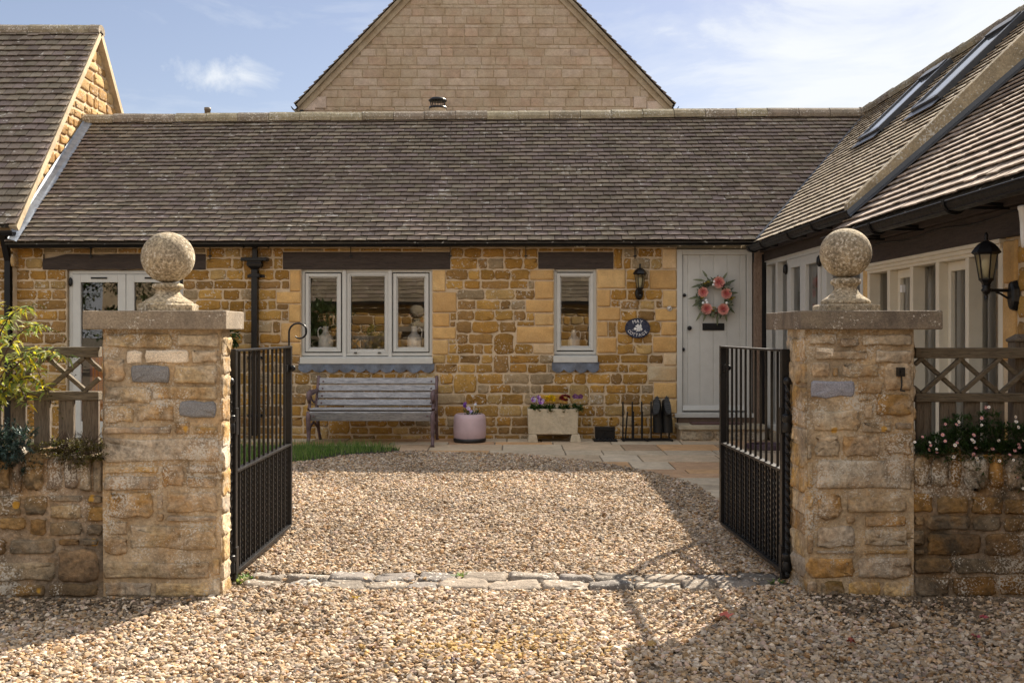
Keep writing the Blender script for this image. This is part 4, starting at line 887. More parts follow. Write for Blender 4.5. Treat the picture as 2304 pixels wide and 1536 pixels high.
def pier(side, x0, x1, dep, cap, man, label, fy, seed, fs=1.0, capc=(.22, .18, .135), slab=(8, .155)):
    root = thing('gate_pier', label, 'gate pier', ((x0 + x1) / 2, PY, 0), 'ball topped stone piers either side of the gateway')
    rng = random.Random(seed); ztop = 1.425; mb = MB()
    Mf = lambda a, b, d: Vector((a, PY - d + .012 * math.sin(b * 5 + seed) * .5, b)); Mi = (lambda a, b, d: Vector((x1 + d, a, b))) if side < 0 else (lambda a, b, d: Vector((x0 - d, a, b)))
    mortar_grid(mb, Mf, x0, x1, -.05, ztop, rng)
    masonry(mb, Mf, (x0, x1, .0, ztop - .04), man, rng, PAL_PIER, .085, .15, .16, .40)
    yo0, yo1 = PY - .004, PY + dep
    mortar_grid(mb, Mi, yo0, yo1, -.05, ztop, rng)
    fill(mb, Mi, rows(0, ztop - .04, .085, .15, rng), lambda a, b: (yo0 + .0, yo1), [], rng, .14, .34, .010, .007, PAL_PIER, 0, .016, .14, .008, .07)
    Mo = (lambda a, b, d: Vector((x0 - d, a, b))) if side < 0 else (lambda a, b, d: Vector((x1 + d, a, b)))
    mortar_grid(mb, Mo, yo0, yo1, .5, ztop, rng); fill(mb, Mo, rows(.7, ztop - .04, .085, .15, rng), lambda a, b: (yo0, yo1), [], rng, .14, .3, .026, .018, PAL_PIER, 0, .014, .26, .008, .15)
    Mb = lambda a, b, d: Vector((a, yo1 + d, b)); mortar_grid(mb, Mb, x0, x1, 0, ztop, rng); fill(mb, Mb, rows(0, ztop - .04, .09, .15, rng), lambda a, b: (x0, x1), [], rng, .16, .4, .03, .02, PAL_PIER, 0, .014, .26, .008, .15)
    mb.build('shaft', [M_RUB, M_RUBM, M_GRAN], root)
    cx0, cx1, cy0, cy1 = cap; mb = MB()
    mb.box((cx0, cy0, 1.424), (cx1, cy1, 1.523), 0, capc); mb.build('cap_stone', M_CAP, root, bevel=.006)
    fx, fyc = fy; mb = MB(); c = (.36, .295, .20); q = 1.522
    hs = .125
    n_, r_ = slab; mb.lathe([(r_, q), (r_, q + .034), (r_ - .014, q + .044)], (fx, fyc, 0), n_, 0, c, False, math.pi / n_)
    mb.v = [((p[0] - fx) * 1.04 + fx, p[1], p[2]) for p in mb.v]
    prof = [(r, q + z) for r, z in ((.130, .042), (.136, .052), (.132, .064), (.110, .080), (.089, .094), (.073, .110), (.064, .127), (.062, .141), (.068, .151), (.080, .157), (.083, .168), (.081, .182), (.06, .192))]
    prof = [(r, q + (z - q) * fs) for r, z in prof]; mb.lathe(prof, (fx, fyc, 0), 40, 0, c)
    pd = mb.build('finial_base', M_FIN, root)
    mb = MB(); mb.ball((fx, fyc, q + .193 * fs + .138), .142, 48, 32, 0, c, (1.0, 1.0, .975)); mb.build('finial_ball', M_FIN, root)
    return root
PL = pier(-1, -2.165, -1.535, .16, (-2.252, -1.497, 5.60, 5.98), [(287, 320, 790, 818, WHT), (328, 423, 787, 815, WHT), (433, 490, 787, 814, (.56, .46, .33)), (240, 385, 752, 780, (.46, .34, .18)), (402, 490, 752, 780, (.58, .47, .32)), (235, 280, 807, 858, (.48, .38, .26)), (297, 378, 824, 861, SLATE), (392, 488, 823, 862, (.46, .34, .19)), (236, 340, 872, 905, (.44, .33, .2)), (345, 488, 870, 898, (.47, .35, .2)), (406, 486, 903, 937, SLATE), (310, 392, 912, 947, (.36, .25, .13)), (395, 425, 950, 975, (.33, .20, .08)), (232, 490, 985, 1038, (.43, .37, .29)), (367, 412, 1048, 1092, (.32, .18, .06)), (246, 345, 1108, 1162, (.36, .22, .08)), (378, 488, 1105, 1150, (.38, .25, .12)), (295, 488, 1180, 1232, (.37, .27, .15)), (236, 470, 1265, 1300, (.34, .26, .16))],
          'stone gate pier with white bricks under its cap and sunlit right edge', (-1.872, 5.82), 71, .81)
PR = pier(1, 1.56, 2.135, .36, (1.524, 2.268, 5.60, 6.38), [(1785, 1822, 780, 806, WHT) if 0 else (1836, 1875, 782, 806, WHT), (1822, 1880, 752, 774, (.55, .45, .32)), (1940, 2048, 754, 776, (.52, .43, .31)), (1835, 1950, 790, 808, (.36, .26, .15)), (1970, 2050, 788, 815, (.48, .40, .3)), (1828, 1865, 817, 846, (.55, .46, .34)), (1895, 1975, 820, 847, (.34, .25, .14)), (1826, 1922, 856, 893, GRN), (1930, 1985, 860, 885, (.38, .28, .17)), (1993, 2050, 818, 880, (.46, .35, .23)), (1971, 2050, 888, 935, (.30, .18, .06)), (1830, 1935, 922, 966, (.50, .42, .30)), (1940, 2005, 950, 972, (.36, .28, .18)), (1900, 1978, 980, 1025, (.36, .23, .11)), (1990, 2050, 975, 1022, (.34, .24, .13)), (1835, 1885, 980, 1026, (.42, .34, .24)), (1838, 2048, 1034, 1100, (.44, .39, .31)), (1838, 1890, 1112, 1165, (.34, .2, .07)), (1905, 2035, 1116, 1150, (.38, .28, .16)), (1838, 1920, 1185, 1228, (.34, .29, .23)), (1945, 2040, 1192, 1225, (.50, .43, .32)), (1846, 1900, 1308, 1358, (.17, .11, .04))],
          'stone gate pier with a blue grey granite block and an iron hook on its front', (1.878, 5.99), 72, 1.0, (.125, .102, .08), (4, .198))
PAL_LOW = [(.24, .15, .06), (.22, .12, .04), (.25, .19, .12), (.19, .115, .05), (.22, .18, .13), (.19, .15, .10)]  # low wall stone darkened: shade, vignetting and algae all put into the colour
LM = (.33, .255, .18)
def garden_wall(x0, x1, zt, man, label, seed, toppal):
    root = thing('garden_wall', label, 'garden wall', ((x0 + x1) / 2, PY + .1, 0), 'low rubble walls beside the gateway')
    rng = random.Random(seed); mb = MB(); fy = PY + .012; Mf = lambda a, b, d: Vector((a, fy - d + .008 * math.sin(a * 3 + b * 4), b)); zc = zt - .19
    mortar_grid(mb, Mf, x0, x1, -.05, zt, rng, col=LM); masonry(mb, Mf, (x0, x1, 0, zc), man, rng, PAL_LOW, .085, .15, .15, .36, d=.020)
    Mt = lambda a, b, d: Vector((a, fy + b, zt + d)); mortar_grid(mb, Mt, x0, x1, -.01, .24, rng, amp=.012, col=LM)
    Mb = lambda a, b, d: Vector((a, fy + .24 + d, b)); mortar_grid(mb, Mb, x0, x1, 0, zt, rng, col=LM); fill(mb, Mb, rows(0, zt, .09, .15, rng), lambda a, b: (x0, x1), [], rng, .16, .4, .03, .02, PAL_LOW, 0)
    mb.build('wall', [M_LOW, M_LOW, M_LOW], root)
    mb = MB(); x = x0                                     # upright coping stones
    while x < x1 - .03:
        w = min(rng.uniform(.06, .14), x1 - x); c = rng.choice(toppal); k = rng.uniform(.8, 1.15); h_ = zt + rng.uniform(-.02, .05)
        stone(mb, Mf, x + .008, x + w - .008, zc + rng.uniform(0, .03), h_, .035 * rng.uniform(.5, 1.1), tuple(q * k for q in c), rng, .014, .35, 0, .008, .2)
        stone(mb, Mt, x + .008, x + w - .008, 0, .22, h_ - zt + .01, tuple(q * k for q in c), rng, .012, .2, 0, .008, .15); x += w
    mb.build('coping', M_LOW, root)
    return root
garden_wall(-5.2, -2.165, .74, [(132, 218, 1236, 1306, (.36, .23, .12)), (-40, 122, 1265, 1305, (.36, .28, .18)), (0, 55, 1165, 1190, (.33, .21, .09)), (196, 236, 1142, 1172, (.30, .18, .06)), (112, 180, 1138, 1165, (.33, .25, .15))], 'low lichen spotted rubble wall left of the left gate pier', 81, [(.27, .22, .155), (.23, .18, .12), (.28, .20, .11), (.21, .165, .125)])
garden_wall(2.135, 4.8, .76, [(2042, 2100, 1112, 1152, (.31, .175, .05)), (2110, 2178, 1118, 1155, (.30, .19, .075)), (2188, 2255, 1118, 1154, (.31, .18, .06)), (2262, 2330, 1122, 1156, (.26, .16, .06)), (1955, 2080, 1192, 1226, (.50, .43, .32)), (1958, 2045, 1276, 1294, (.42, .36, .26))], 'low rubble wall under the white daisies right of the right gate pier', 82, [(.40, .34, .26), (.36, .31, .24), (.31, .17, .05), (.42, .37, .3), (.34, .27, .18)])
# hook on the right pier
mb = MB(); fy = PY - .03
a = px_(2022); mb.box((a - .017, fy - .02, pz_(846)), (a + .017, fy + .03, pz_(826))); mb.box((a - .010, fy - .03, pz_(842)), (a + .010, fy - .02, pz_(832)))
mb.tube([(a, fy - .012, pz_(844)), (a, fy - .014, pz_(866)), (a - .005, fy - .016, pz_(874)), (a - .01, fy - .02, pz_(877)), (a + .012, fy - .03, pz_(878))], .0045, 6)
tag(mb.build('iron_hook', M_BLACK, loc=(a, fy, pz_(850)), bevel=.002), 'small black iron hook and staple on the front of the right pier', 'hook')

# ------------------------------------------------------------------ TIMBER FENCES ON THE WALLS
def fence(x0, x1, zt, zr, zb, apex, label, seed, post=None):
    root = thing('picket_fence', label, 'fence', ((x0 + x1) / 2, 5.87, zb), 'trellis topped picket fences on the low walls'); rng = random.Random(seed); y = 5.87
    for za_, hh in ((zt, .058), (zr, .048)):
        mb = MB(); mb.box((x0, y - .03, za_ - hh), (x1, y + .03, za_)); mb.build('rail', M_FENCEH, root, bevel=.005)
    x = apex; per = .215; k0 = int((x0 - apex) / per) - 1
    za2, zb2_ = zt - .058, zr
    for k in range(k0, int((x1 - apex) / per) + 2):
        for s_ in (1, -1):
            p0 = Vector((apex + k * per, y + .012 * s_, za2)); p1 = Vector((apex + k * per + s_ * per * 1.0, y + .012 * s_, zb2_))
            if min(p0.x, p1.x) > x1 or max(p0.x, p1.x) < x0: continue
            for q, w in ((p0, p1), (p1, p0)):
                for lim in (x0, x1):
                    if (lim == x0 and q.x < lim) or (lim == x1 and q.x > lim):
                        t = (lim - q.x) / (w.x - q.x); q.z += (w.z - q.z) * t; q.x = lim
            if (p1 - p0).length < .03: continue
            mb = MB(); mb.bar(p0, p1, .022, .030, up=(0, 1, 0)); mb.build('lattice_bar', M_FENCEH, root, bevel=.003)
    x = x0 + .01
    while x < x1:
        w = .085 + rng.uniform(-.003, .003); mb = MB(); mb.box((x, y - .012 + rng.uniform(-.004, .004), zb + .0), (min(x + w, x1), y + .012, zr - .047)); mb.build('picket', M_FENCEV, root, bevel=.003); x += w + .048
    if post is not None:
        mb = MB(); mb.box((post - .05, y + .035, zb), (post + .05, y + .13, zt + .03)); mb.lathe([(.08, zt + .03), (.085, zt + .045), (.03, zt + .075)], (post, y + .08, 0), 4, ph=R(45), smooth=False); mb.build('post', M_FENCEV, root, bevel=.004)
    return root
fz = lambda v: H + (V0 - v) * 5.87 / F; fx_ = lambda u: (u - U0) * 5.87 / F
fence(-4.9, fx_(226), fz(780), fz(880), .74, fx_(192), 'weathered picket fence left of the left pier with buddleia growing through it', 91, -3.4)
fence(fx_(2056), 4.6, fz(782), fz(884), .76, fx_(2160), 'dark picket fence right of the right pier with daisies at its foot', 92, fx_(2312))

# ------------------------------------------------------------------ IRON GATES
def gate(hx, hy, fx, fy, label, scroll, sgn, bolt):
    root = thing('iron_gate', label, 'gate', (hx, hy, 0), 'pair of black iron driveway gates'); Hh, Ff = Vector((hx, hy, 0)), Vector((fx, fy, 0)); d = (Ff - Hh); L = d.length; d /= L
    zb, zm, zt = .075, .635, 1.315; q = lambda s, z: Hh + d * s + Vector((0, 0, z)); nrm = Vector((-d.y, d.x, 0))
    for s, nm in ((.02, 'stile'), (L - .02, 'stile')):
        mb = MB(); mb.bar(q(s, zb - (.04 if s < .1 else 0)), q(s, zt), .045, .045, up=tuple(d)); mb.build(nm, M_BLACK, root, bevel=.003)
    for z, h_, w in ((zt - .008, .012, .05), (zm, .014, .046), (zb, .020, .046)):
        mb = MB(); mb.bar(q(.045, z), q(L - .045, z), w, h_); mb.build('rail', M_BLACK, root, bevel=.002)
    n_ = 11; sp = (L - .08) / (n_ + 1)
    for k in range(1, n_ + 1):
        mb = MB(); mb.bar(q(.04 + k * sp, zb + .01), q(.04 + k * sp, zt - .012), .013, .013, up=tuple(d)); mb.build('bar', M_BLACK, root)
    for k in range(n_ + 1):
        mb = MB(); mb.bar(q(.04 + (k + .5) * sp, zb + .01), q(.04 + (k + .5) * sp, zm), .0125, .0125, up=tuple(d), twist=16 * math.pi / 2, segs=64); mb.build('twisted_bar', M_BLACK, root)
    mb = MB(); bp = q(-.005, 0) + nrm * 0 + Vector((0, -.035, 0))
    mb.bar(bp + Vector((0, 0, .06)), bp + Vector((0, 0, 1.12)), .022, .022, twist=22 * math.pi / 2, segs=110); mb.ball(bp + Vector((0, 0, 1.138)), .024, 16, 10); mb.build('drop_bolt', M_BLACK, root)
    for z in (.90, .13):
        mb = MB(); c0 = q(.0, z); mb.bar(c0, c0 + Vector((sgn * .10, -.07 if z > .5 else -.04, 0)), .035, .03); mb.lathe([(.024, -.045), (.026, -.04), (.026, .0), (.022, .01), (.028, .02), (.028, .05), (.02, .055)], c0 + Vector((0, -.03, 0)), 14); mb.bar(c0 + d * .02 + Vector((0, 0, -.06)), c0 + d * .02 + Vector((0, 0, .09)), .055, .055); mb.build('hinge', M_BLACK, root, bevel=.002)
    mb = MB(); c0 = q(L - .045, 1.16); mb.bar(c0 + d * .0, c0 - d * .05, .012, .05); mb.lathe([(.02, 0), (.022, .012), (.012, .02)], (0, 0, 0), 12); mb.v[-36:] = [tuple(Vector((0, 0, 0)) + c0 - nrm * .03 + Vector((p[0], p[2], p[1]))) for p in mb.v[-36:]]
    mb.build('latch', M_BLACK, root)
    if scroll:
        c = q(L - .005, zt); pts = [c + Vector((0, 0, -.02)), c + Vector((0, 0, .05))]; cx, cz, r0 = .068, .092, .064
        for i in range(30):
            t = i / 29; an = math.pi - t * 1.62 * math.pi * 1.06; rr = r0 * (1 - .50 * max(0, t - .45) / .55); pts.append(c + Vector((cx - .004 + rr * math.cos(an), 0, cz + rr * math.sin(an))))
        mb = MB(); mb.tube(pts, [.0085] * (len(pts) - 6) + [.008, .0075, .007, .0065, .006, .005], 8, flat=.8); mb.build('scroll', M_BLACK, root)
    return root
gate(-1.545, 5.90, -1.540, 7.40, 'black iron gate by the left pier, with a curled scroll on its free end', True, -1, 0)
gate(1.532, 5.95, 1.486, 7.50, 'black iron gate without a scroll, swung open beside the right pier', False, 1, 1)

# ------------------------------------------------------------------ BENCH
mb0 = thing('garden_bench', 'silvered slatted wooden bench with rusty cast iron ends under the wide window', 'bench', (-1.68, 12.85, .07))
bx0, bx1 = -2.36, -.93; gz0 = .070
seat = [(12.50, .455), (12.53, .495), (12.66, .50), (12.79, .49), (12.92, .475)]
mb = MB()
for i, (y, z) in enumerate([(12.50, .425)] + seat[1:]):
    rot = Matrix.Rotation(R(-62 if i == 0 else (-18 if i == 1 else 4)), 3, 'X'); mb.box((bx0, y - (.055 if i else .06), z - .012), (bx1, y + (.055 if i else .06), z + .012), rot=rot)
mb.build('seat', M_BENCH, mb0, bevel=.005)
mb = MB()
for k in range(4):
    t = k / 3; y = 13.00 + .135 * t; z = .555 + .255 * t; rot = Matrix.Rotation(R(64), 3, 'X'); mb.box((bx0, y - .038, z - .012), (bx1, y + .038, z + .012), rot=rot)
    for x in (bx0 + .05, bx1 - .05): mb.ball((x, y - .016, z - .005), .012, 10, 6, 1)
for x in (bx0 + .05, bx1 - .05): mb.ball((x, 12.47, .43), .012, 10, 6, 1)
mb.build('backrest', [M_BENCH, M_CASTIRON], mb0, bevel=.005)
for x in (bx0 - .012, bx1 + .012):
    mb = MB(); S = lambda pts, r, fl=.75: mb.tube([(x + (p[2] if len(p) > 2 else 0), p[0], p[1]) for p in pts], [q * 1.25 for q in r] if isinstance(r, list) else r * 1.25, 8, flat=fl, up=(1, 0, 0))
    S([(13.02, .46), (13.06, .60), (13.11, .74), (13.17, .865)], [.024, .026, .025, .022])                       # back upright
    S([(13.28, gz0), (13.24, gz0 + .03), (13.13, .22), (13.05, .38), (13.02, .47)], [.022, .020, .022, .026, .026])          # back leg
    S([(12.44, gz0), (12.47, gz0 + .03), (12.50, .2), (12.475, .33), (12.47, .42), (12.50, .47)], [.026, .022, .024, .028, .030, .028])       # front leg
    S([(12.49, .45), (12.66, .46), (12.85, .45), (13.03, .44)], .022)
    S([(12.51, .2), (12.62, .30), (12.80, .33), (12.98, .28), (13.10, .24)], .014)
    S([(13.10, .70), (12.95, .695), (12.75, .69), (12.60, .695), (12.52, .68), (12.495, .64), (12.53, .60), (12.58, .615), (12.575, .65)], [.020, .022, .026, .032, .034, .030, .024, .018, .012])        # arm with scroll
    S([(12.54, .62), (12.56, .56), (12.52, .50)], [.022, .02, .024])
    S([(12.62, .68), (12.72, .60), (12.86, .56), (12.98, .60), (13.06, .66)], .011)
    mb.build('end_frame', M_CASTIRON, mb0)

# ------------------------------------------------------------------ POTS AND PLANTS
def leaf(mb, p, dirv, L, w, c, up=Vector((0, 0, 1)), fold=.0, curve=.0):
    d = Vector(dirv).normalized(); a = d.cross(up)
    if a.length < .05: a = d.cross(Vector((1, 0, 0)))
    a.normalize(); n = a.cross(d); p = Vector(p); k = -n * curve * L
    mb.add([p, p + d * L * .35 + a * w / 2 + n * fold * w, p + d * L * .72 + a * w * .36 + n * fold * w + k * .5, p + d * L + k, p + d * L * .72 - a * w * .36 + n * fold * w + k * .5, p + d * L * .35 - a * w / 2 + n * fold * w, p + d * L * .5 + k * .2], [(0, 1, 6), (1, 2, 6), (2, 3, 6), (3, 4, 6), (4, 5, 6), (5, 0, 6)], 0, (c,) * 3, False)
def rdir(rng, up=.3):
    a = rng.uniform(0, 6.283); z = rng.uniform(-1, 1) * .8 + up; return Vector((math.cos(a), math.sin(a), z)).normalized()
def bush(mb, c, rad, n, L, w, rng, up=.4, lo=0.0, hi=1.0):
    c = Vector(c)
    for _ in range(n):
        d = rdir(rng, .1); r = rng.uniform(.35, 1.0) ** .6; p = c + Vector((d.x * rad[0], d.y * rad[1], abs(d.z) * rad[2] if rad[2] > 0 else d.z * -rad[2])) * r
        dd = (d + rdir(rng, up) * .9).normalized(); leaf(mb, p, dd, L * rng.uniform(.6, 1.3), w * rng.uniform(.7, 1.2), rng.uniform(lo, hi), curve=rng.uniform(0, .3))
def pansy(mb, p, r, cols, rng, face=None):
    p = Vector(p); f = Vector(face) if face else Vector((rng.uniform(-.5, .5), -1, rng.uniform(-.1, .8))); f.normalize(); a = f.cross(Vector((0, 0, 1))).normalized(); b = a.cross(f)
    for k in range(5):
        an = k * 1.2566 + .3; c = p + (a * math.cos(an) + b * math.sin(an)) * r * .5 + f * .002 * k; pts = [c + (a * math.cos(t) + b * math.sin(t)) * r * .56 + f * rng.uniform(-.1, .1) * r for t in np.linspace(0, 6.283, 9)[:-1]]
        mb.add(pts + [c - f * r * .12], [(i, (i + 1) % 8, 8) for i in range(8)], 0, tuple(q * rng.uniform(.8, 1.2) for q in cols[k % len(cols)]))
    mb.add([p + (a * math.cos(t) + b * math.sin(t)) * r * .14 + f * r * .16 for t in np.linspace(0, 6.283, 7)[:-1]], [tuple(range(6))], 0, (.6, .45, .05))
def mum(mb, p, r, col, rng):
    p = Vector(p)
    for k in range(46):
        d = rdir(rng, .45); 
        if d.z < -.1: continue
        a = d.cross(Vector((.3, .2, 1))).normalized(); L = r * rng.uniform(.8, 1.05); w = r * .30; c = tuple(q * rng.uniform(.75, 1.15) for q in col)
        mb.add([p + d * r * .2, p + d * L * .7 + a * w / 2, p + d * L, p + d * L * .7 - a * w / 2], [(0, 1, 2, 3)], 0, c)
M_PETAL = pmat('petal', (1, 1, 1), .6, .1, 30, useattr=True)
rng = random.Random(7)
# pink pot
pc = Vector(((1057 - U0) * 13.0 / F, 13.0, zg(13))); pot = thing('flower_pot', 'round pink ceramic pot on a black foot by the stone wall', 'plant pot', pc)
mb = MB(); mb.lathe([(.175, .03), (.195, .06), (.20, .16), (.196, .28), (.185, .325), (.165, .342), (.15, .338), (.145, .31), (.12, .30)], pc, 40); mb.build('pot', M_PINK, pot)
mb = MB(); mb.lathe([(.19, 0), (.20, .02), (.20, .045), (.17, .046)], pc, 40); mb.build('foot', M_RUBBER, pot)
vi = thing('viola_plant', 'small purple and white viola growing in the pink pot', 'plant', pc + Vector((0, 0, .30)))
mb = MB(); mb.lathe([(.14, 0), (.06, .012)], pc + Vector((0, 0, .302)), 20); mb.build('soil', M_SOIL, vi)
mb = MB(); bush(mb, pc + Vector((.03, 0, .31)), (.13, .12, .09), 140, .045, .018, rng); mb.build('foliage', M_LEAFG, vi)
for dx, dz, r, cs in ((-.055, .165, .026, [(.13, .03, .22)]), (-.06, .135, .022, [(.10, .02, .18)]), (-.015, .11, .028, [(.45, .38, .6), (.6, .55, .7)]), (.07, .16, .018, [(.6, .55, .7)]), (.02, .07, .022, [(.4, .3, .55)]), (.03, -.02, .02, [(.18, .04, .25)])):
    mb = MB(); q = pc + Vector((dx, -.05 if dz > 0 else -.18, .30 + dz)); pansy(mb, q, r, cs, rng); mb.tube([q + Vector((0, .004, 0)), q + Vector((.01, .02, -dz * .5)), pc + Vector((dx * .4, 0, .31))] if dz > 0 else [q, q + Vector((0, .03, .05)), q + Vector((0, .08, .06))], .0025, 5, 0, (.06, .10, .03)); mb.build('flower', M_PETAL, vi)
# stone trough
ty = 12.93; tx0, tx1 = (1187 - U0) * ty / F, (1302 - U0) * ty / F; tz = lambda v: H + (V0 - v) * ty / F
tr = thing('stone_trough', 'rectangular pale stone trough on two feet below the narrow window', 'planter', ((tx0 + tx1) / 2, ty + .16, zg(13)))
mb = MB(); c = (.47, .40, .29); z0, z1 = tz(977), tz(920)
o8 = lambda i, z: [(tx0 + i, ty + i, z), (tx1 - i, ty + i, z), (tx1 - i, ty + .36 - i, z), (tx0 + i, ty + .36 - i, z)]
vs = o8(.012, z0) + o8(0, z1) + o8(.045, z1) + o8(.05, z1 - .06)
mb.add(vs, [(3, 2, 1, 0)] + [(4 * k + i, 4 * k + (i + 1) % 4, 4 * k + 4 + (i + 1) % 4, 4 * k + 4 + i) for k in range(3) for i in range(4)] + [(12, 13, 14, 15)], 0, c); mb.build('basin', M_TROUGH, tr, bevel=.008)
for a, b in ((1188, 1210), (1284, 1307)):
    mb = MB(); xa, xb = (a - U0) * ty / F, (b - U0) * ty / F; zb_f = zg(ty)
    mb.prism([(xa - .004, ty - .01, zb_f), (xb + .004, ty - .01, zb_f), (xb - .014, ty + .0, z0 - .001), (xa + .014, ty + .0, z0 - .001)], (0, .34, 0), 0, c); mb.build('foot', M_TROUGH, tr, bevel=.006)
mb = MB(); mb.add([(x, y, z1 - .03) for x, y, z in o8(.046, 0)], [(0, 1, 2, 3)]); mb.build('soil', M_SOIL, tr)
def trough_plant(name, label, u, wdt, kind, cols, nf, seed):
    rng = random.Random(seed); x = (u - U0) * ty / F; c = Vector((x, ty + .12, z1 - .03)); t = thing(name, label, 'plant', c, 'bedding plants in the stone trough'); mb = MB(); bush(mb, c, (wdt, .13, .10 if kind != 'trail' else .14), int(420 * wdt / .1), .045, .02, rng); mb.build('foliage', M_LEAFG, t)
    for k in range(nf):
        mb = MB(); q = c + Vector((rng.uniform(-wdt, wdt) * .8, rng.uniform(-.12, .02), .085 + rng.uniform(.03, .10)))
        (mum(mb, q, rng.uniform(.032, .042), cols[0], rng) if kind == 'mum' else pansy(mb, q, rng.uniform(.026, .038), cols, rng)); mb.build('flower', M_PETAL, t)
trough_plant('viola_plant', 'lilac and purple violas at the left end of the stone trough', 1208, .085, 'pansy', [(.40, .26, .55), (.16, .04, .24), (.52, .42, .64)], 6, 1)
trough_plant('chrysanthemum', 'bright yellow chrysanthemum between violas in the stone trough', 1237, .065, 'mum', [(.85, .62, .01)], 20, 2)
trough_plant('chrysanthemum', 'dark red chrysanthemum right of the yellow one in the stone trough', 1271, .065, 'mum', [(.24, .012, .014)], 20, 3)
trough_plant('viola_plant', 'dark purple viola trailing over the right end of the stone trough', 1300, .06, 'pansy', [(.08, .012, .07), (.14, .03, .12)], 4, 4)
# boot scraper, boot rack, wellingtons
by = 13.1; bxx = lambda u: (u - U0) * by / F; bz = lambda v: H + (V0 - v) * by / F; g0 = zg(13)
mb = MB(); xa, xb = bxx(1339), bxx(1384)
mb.box((xa - .02, by - .10, g0), (xb + .02, by + .16, g0 + .02)); mb.box((xa + .01, by + .02, g0 + .02), (xb - .01, by + .05, bz(966))); mb.box((xa, by + .0, bz(968)), (xb, by + .07, bz(960)))
mb.box((xa, by + .015, bz(985)), (xa + .02, by + .06, bz(964))); mb.box((xb - .02, by + .015, bz(985)), (xb, by + .06, bz(964)))
mb.lathe([(.022, 0), (.022, .008), (.014, .008)], (0, 0, 0), 16); n0 = 48; mb.v[-n0:] = [((xa + xb) / 2 + p[0], by + .018 - p[2], bz(971) + p[1]) for p in mb.v[-n0:]]
mb.bar(((xa + xb) / 2 - .02, by + .014, bz(966)), ((xa + xb) / 2 - .02, by + .014, bz(981)), .008, .008)
for x in np.linspace(xa, xb, 7): mb.ball((x, by - .08, g0 + .025), .014, 8, 6)
tag(mb.build('boot_scraper', M_BLACK, loc=((xa + xb) / 2, by, g0), bevel=.003), 'black cast iron boot scraper on the paving beside the boot rack', 'boot scraper')
rk = thing('boot_rack', 'black iron boot rack with upright rods left of the doorstep', 'boot rack', (bxx(1455), by, g0))
mb = MB()
for yy in (by - .08, by + .08): mb.bar((bxx(1398), yy, g0 + .018), (bxx(1512), yy, g0 + .018), .02, .02)
for u in (1402, 1455, 1510): mb.bar((bxx(u), by - .1, g0 + .014), (bxx(u), by + .1, g0 + .014), .022, .018)
mb.build('base', M_BLACK, rk)
for u, v, yy, lean in ((1400, 902, -.08, 0), (1421, 902, -.08, 0), (1442, 902, -.08, 0), (1463, 902, -.08, 0), (1411, 927, .08, .012), (1427, 926, .08, 0), (1447, 926, .08, 0), (1467, 926, .08, 0), (1489, 930, .06, 0), (1507, 930, .06, 0)):
    mb = MB(); mb.bar((bxx(u) - lean, by + yy, g0 + .02), (bxx(u) + lean, by + yy, bz(v)), .018, .018); mb.build('rod', M_BLACK, rk, bevel=.002)
for k, (u, tilt, lab) in enumerate(((1478, -.035, 'upturned black rubber boot on the rack, its sole tilted left'), (1499, .012, 'upturned black rubber boot at the right end of the rack next to the step'))):
    cx = bxx(u); b = thing('rubber_boot', lab, 'boot', (cx, by, g0 + .1), 'pair of boots hung on the boot rack'); top = bz(894)
    mb = MB(); mb.tube([(cx + .03, by + .08, g0 + .10), (cx + .025, by + .07, g0 + .22), (cx + .012, by + .05, top - .18), (cx, by + .03, top - .06), (cx, by + .03, top - .03)], [.066, .064, .058, .052, .038], 16); mb.tube([(cx, by + .03, top - .05), (cx + tilt * .3, by - .02, top - .09), (cx + tilt * .8, by - .075, top - .17), (cx + tilt, by - .095, top - .215)], [.046, .047, .046, .03], 14); mb.build('upper', M_RUBBER, b)
    mb = MB(); n_ = 20; nv = Vector((0, -.86, .5)).normalized(); al = Vector((tilt, -.13, -.225)).normalized(); ac = nv.cross(al).normalized(); c0 = Vector((cx + tilt * .45, by - .07, top - .095)); vs = []
    for off in (0, .02):
        for i in range(n_):
            t = 2 * math.pi * i / n_; w = .038 + .008 * math.cos(t); vs.append(c0 + al * (.125 * math.cos(t)) + ac * (w * math.sin(t) * (1 - .12 * max(0, -math.cos(t)))) + nv * off)
    mb.add(vs, [tuple(range(n_)), tuple(reversed(range(n_, 2 * n_)))] + [(i, n_ + i, n_ + (i + 1) % n_, (i + 1) % n_) for i in range(n_)])
    for j in range(9): 
        s_ = -.10 + j * .025
        if abs(s_ + .03) > .012: mb.bar(c0 + al * s_ - ac * .028 + nv * .022, c0 + al * s_ + ac * .028 + nv * .022, .011, .006, up=tuple(nv))
    mb.build('sole', M_RUBBER, b)

# ------------------------------------------------------------------ LANTERNS, SIGN, BELL
def hexloft(mb, c, secs, mat=0, n=6, ph=0.0, col=(1, 1, 1)): mb.lathe(secs, c, n, mat, col, False, ph)
def frosted():
    m, nt, b, o = newmat('lantern_glass'); nt.nodes.remove(b)
    t = node(nt, 'ShaderNodeBsdfTransparent', {'Color': (.85, .83, .72, 1)}); d_ = node(nt, 'ShaderNodeBsdfTranslucent', {'Color': (.75, .70, .52, 1)}); g = node(nt, 'ShaderNodeBsdfGlossy', {'Roughness': .12})
    m1 = node(nt, 'ShaderNodeMixShader', {0: .45, 1: t.outputs[0], 2: d_.outputs[0]}); m2 = node(nt, 'ShaderNodeMixShader', {0: .07, 1: m1.outputs[0], 2: g.outputs[0]}); nt.links.new(m2.outputs[0], o.inputs[0]); return m
M_LGLASS = frosted(); M_BULB = pmat('bulb', (.75, .72, .6), .4, .05, 9)
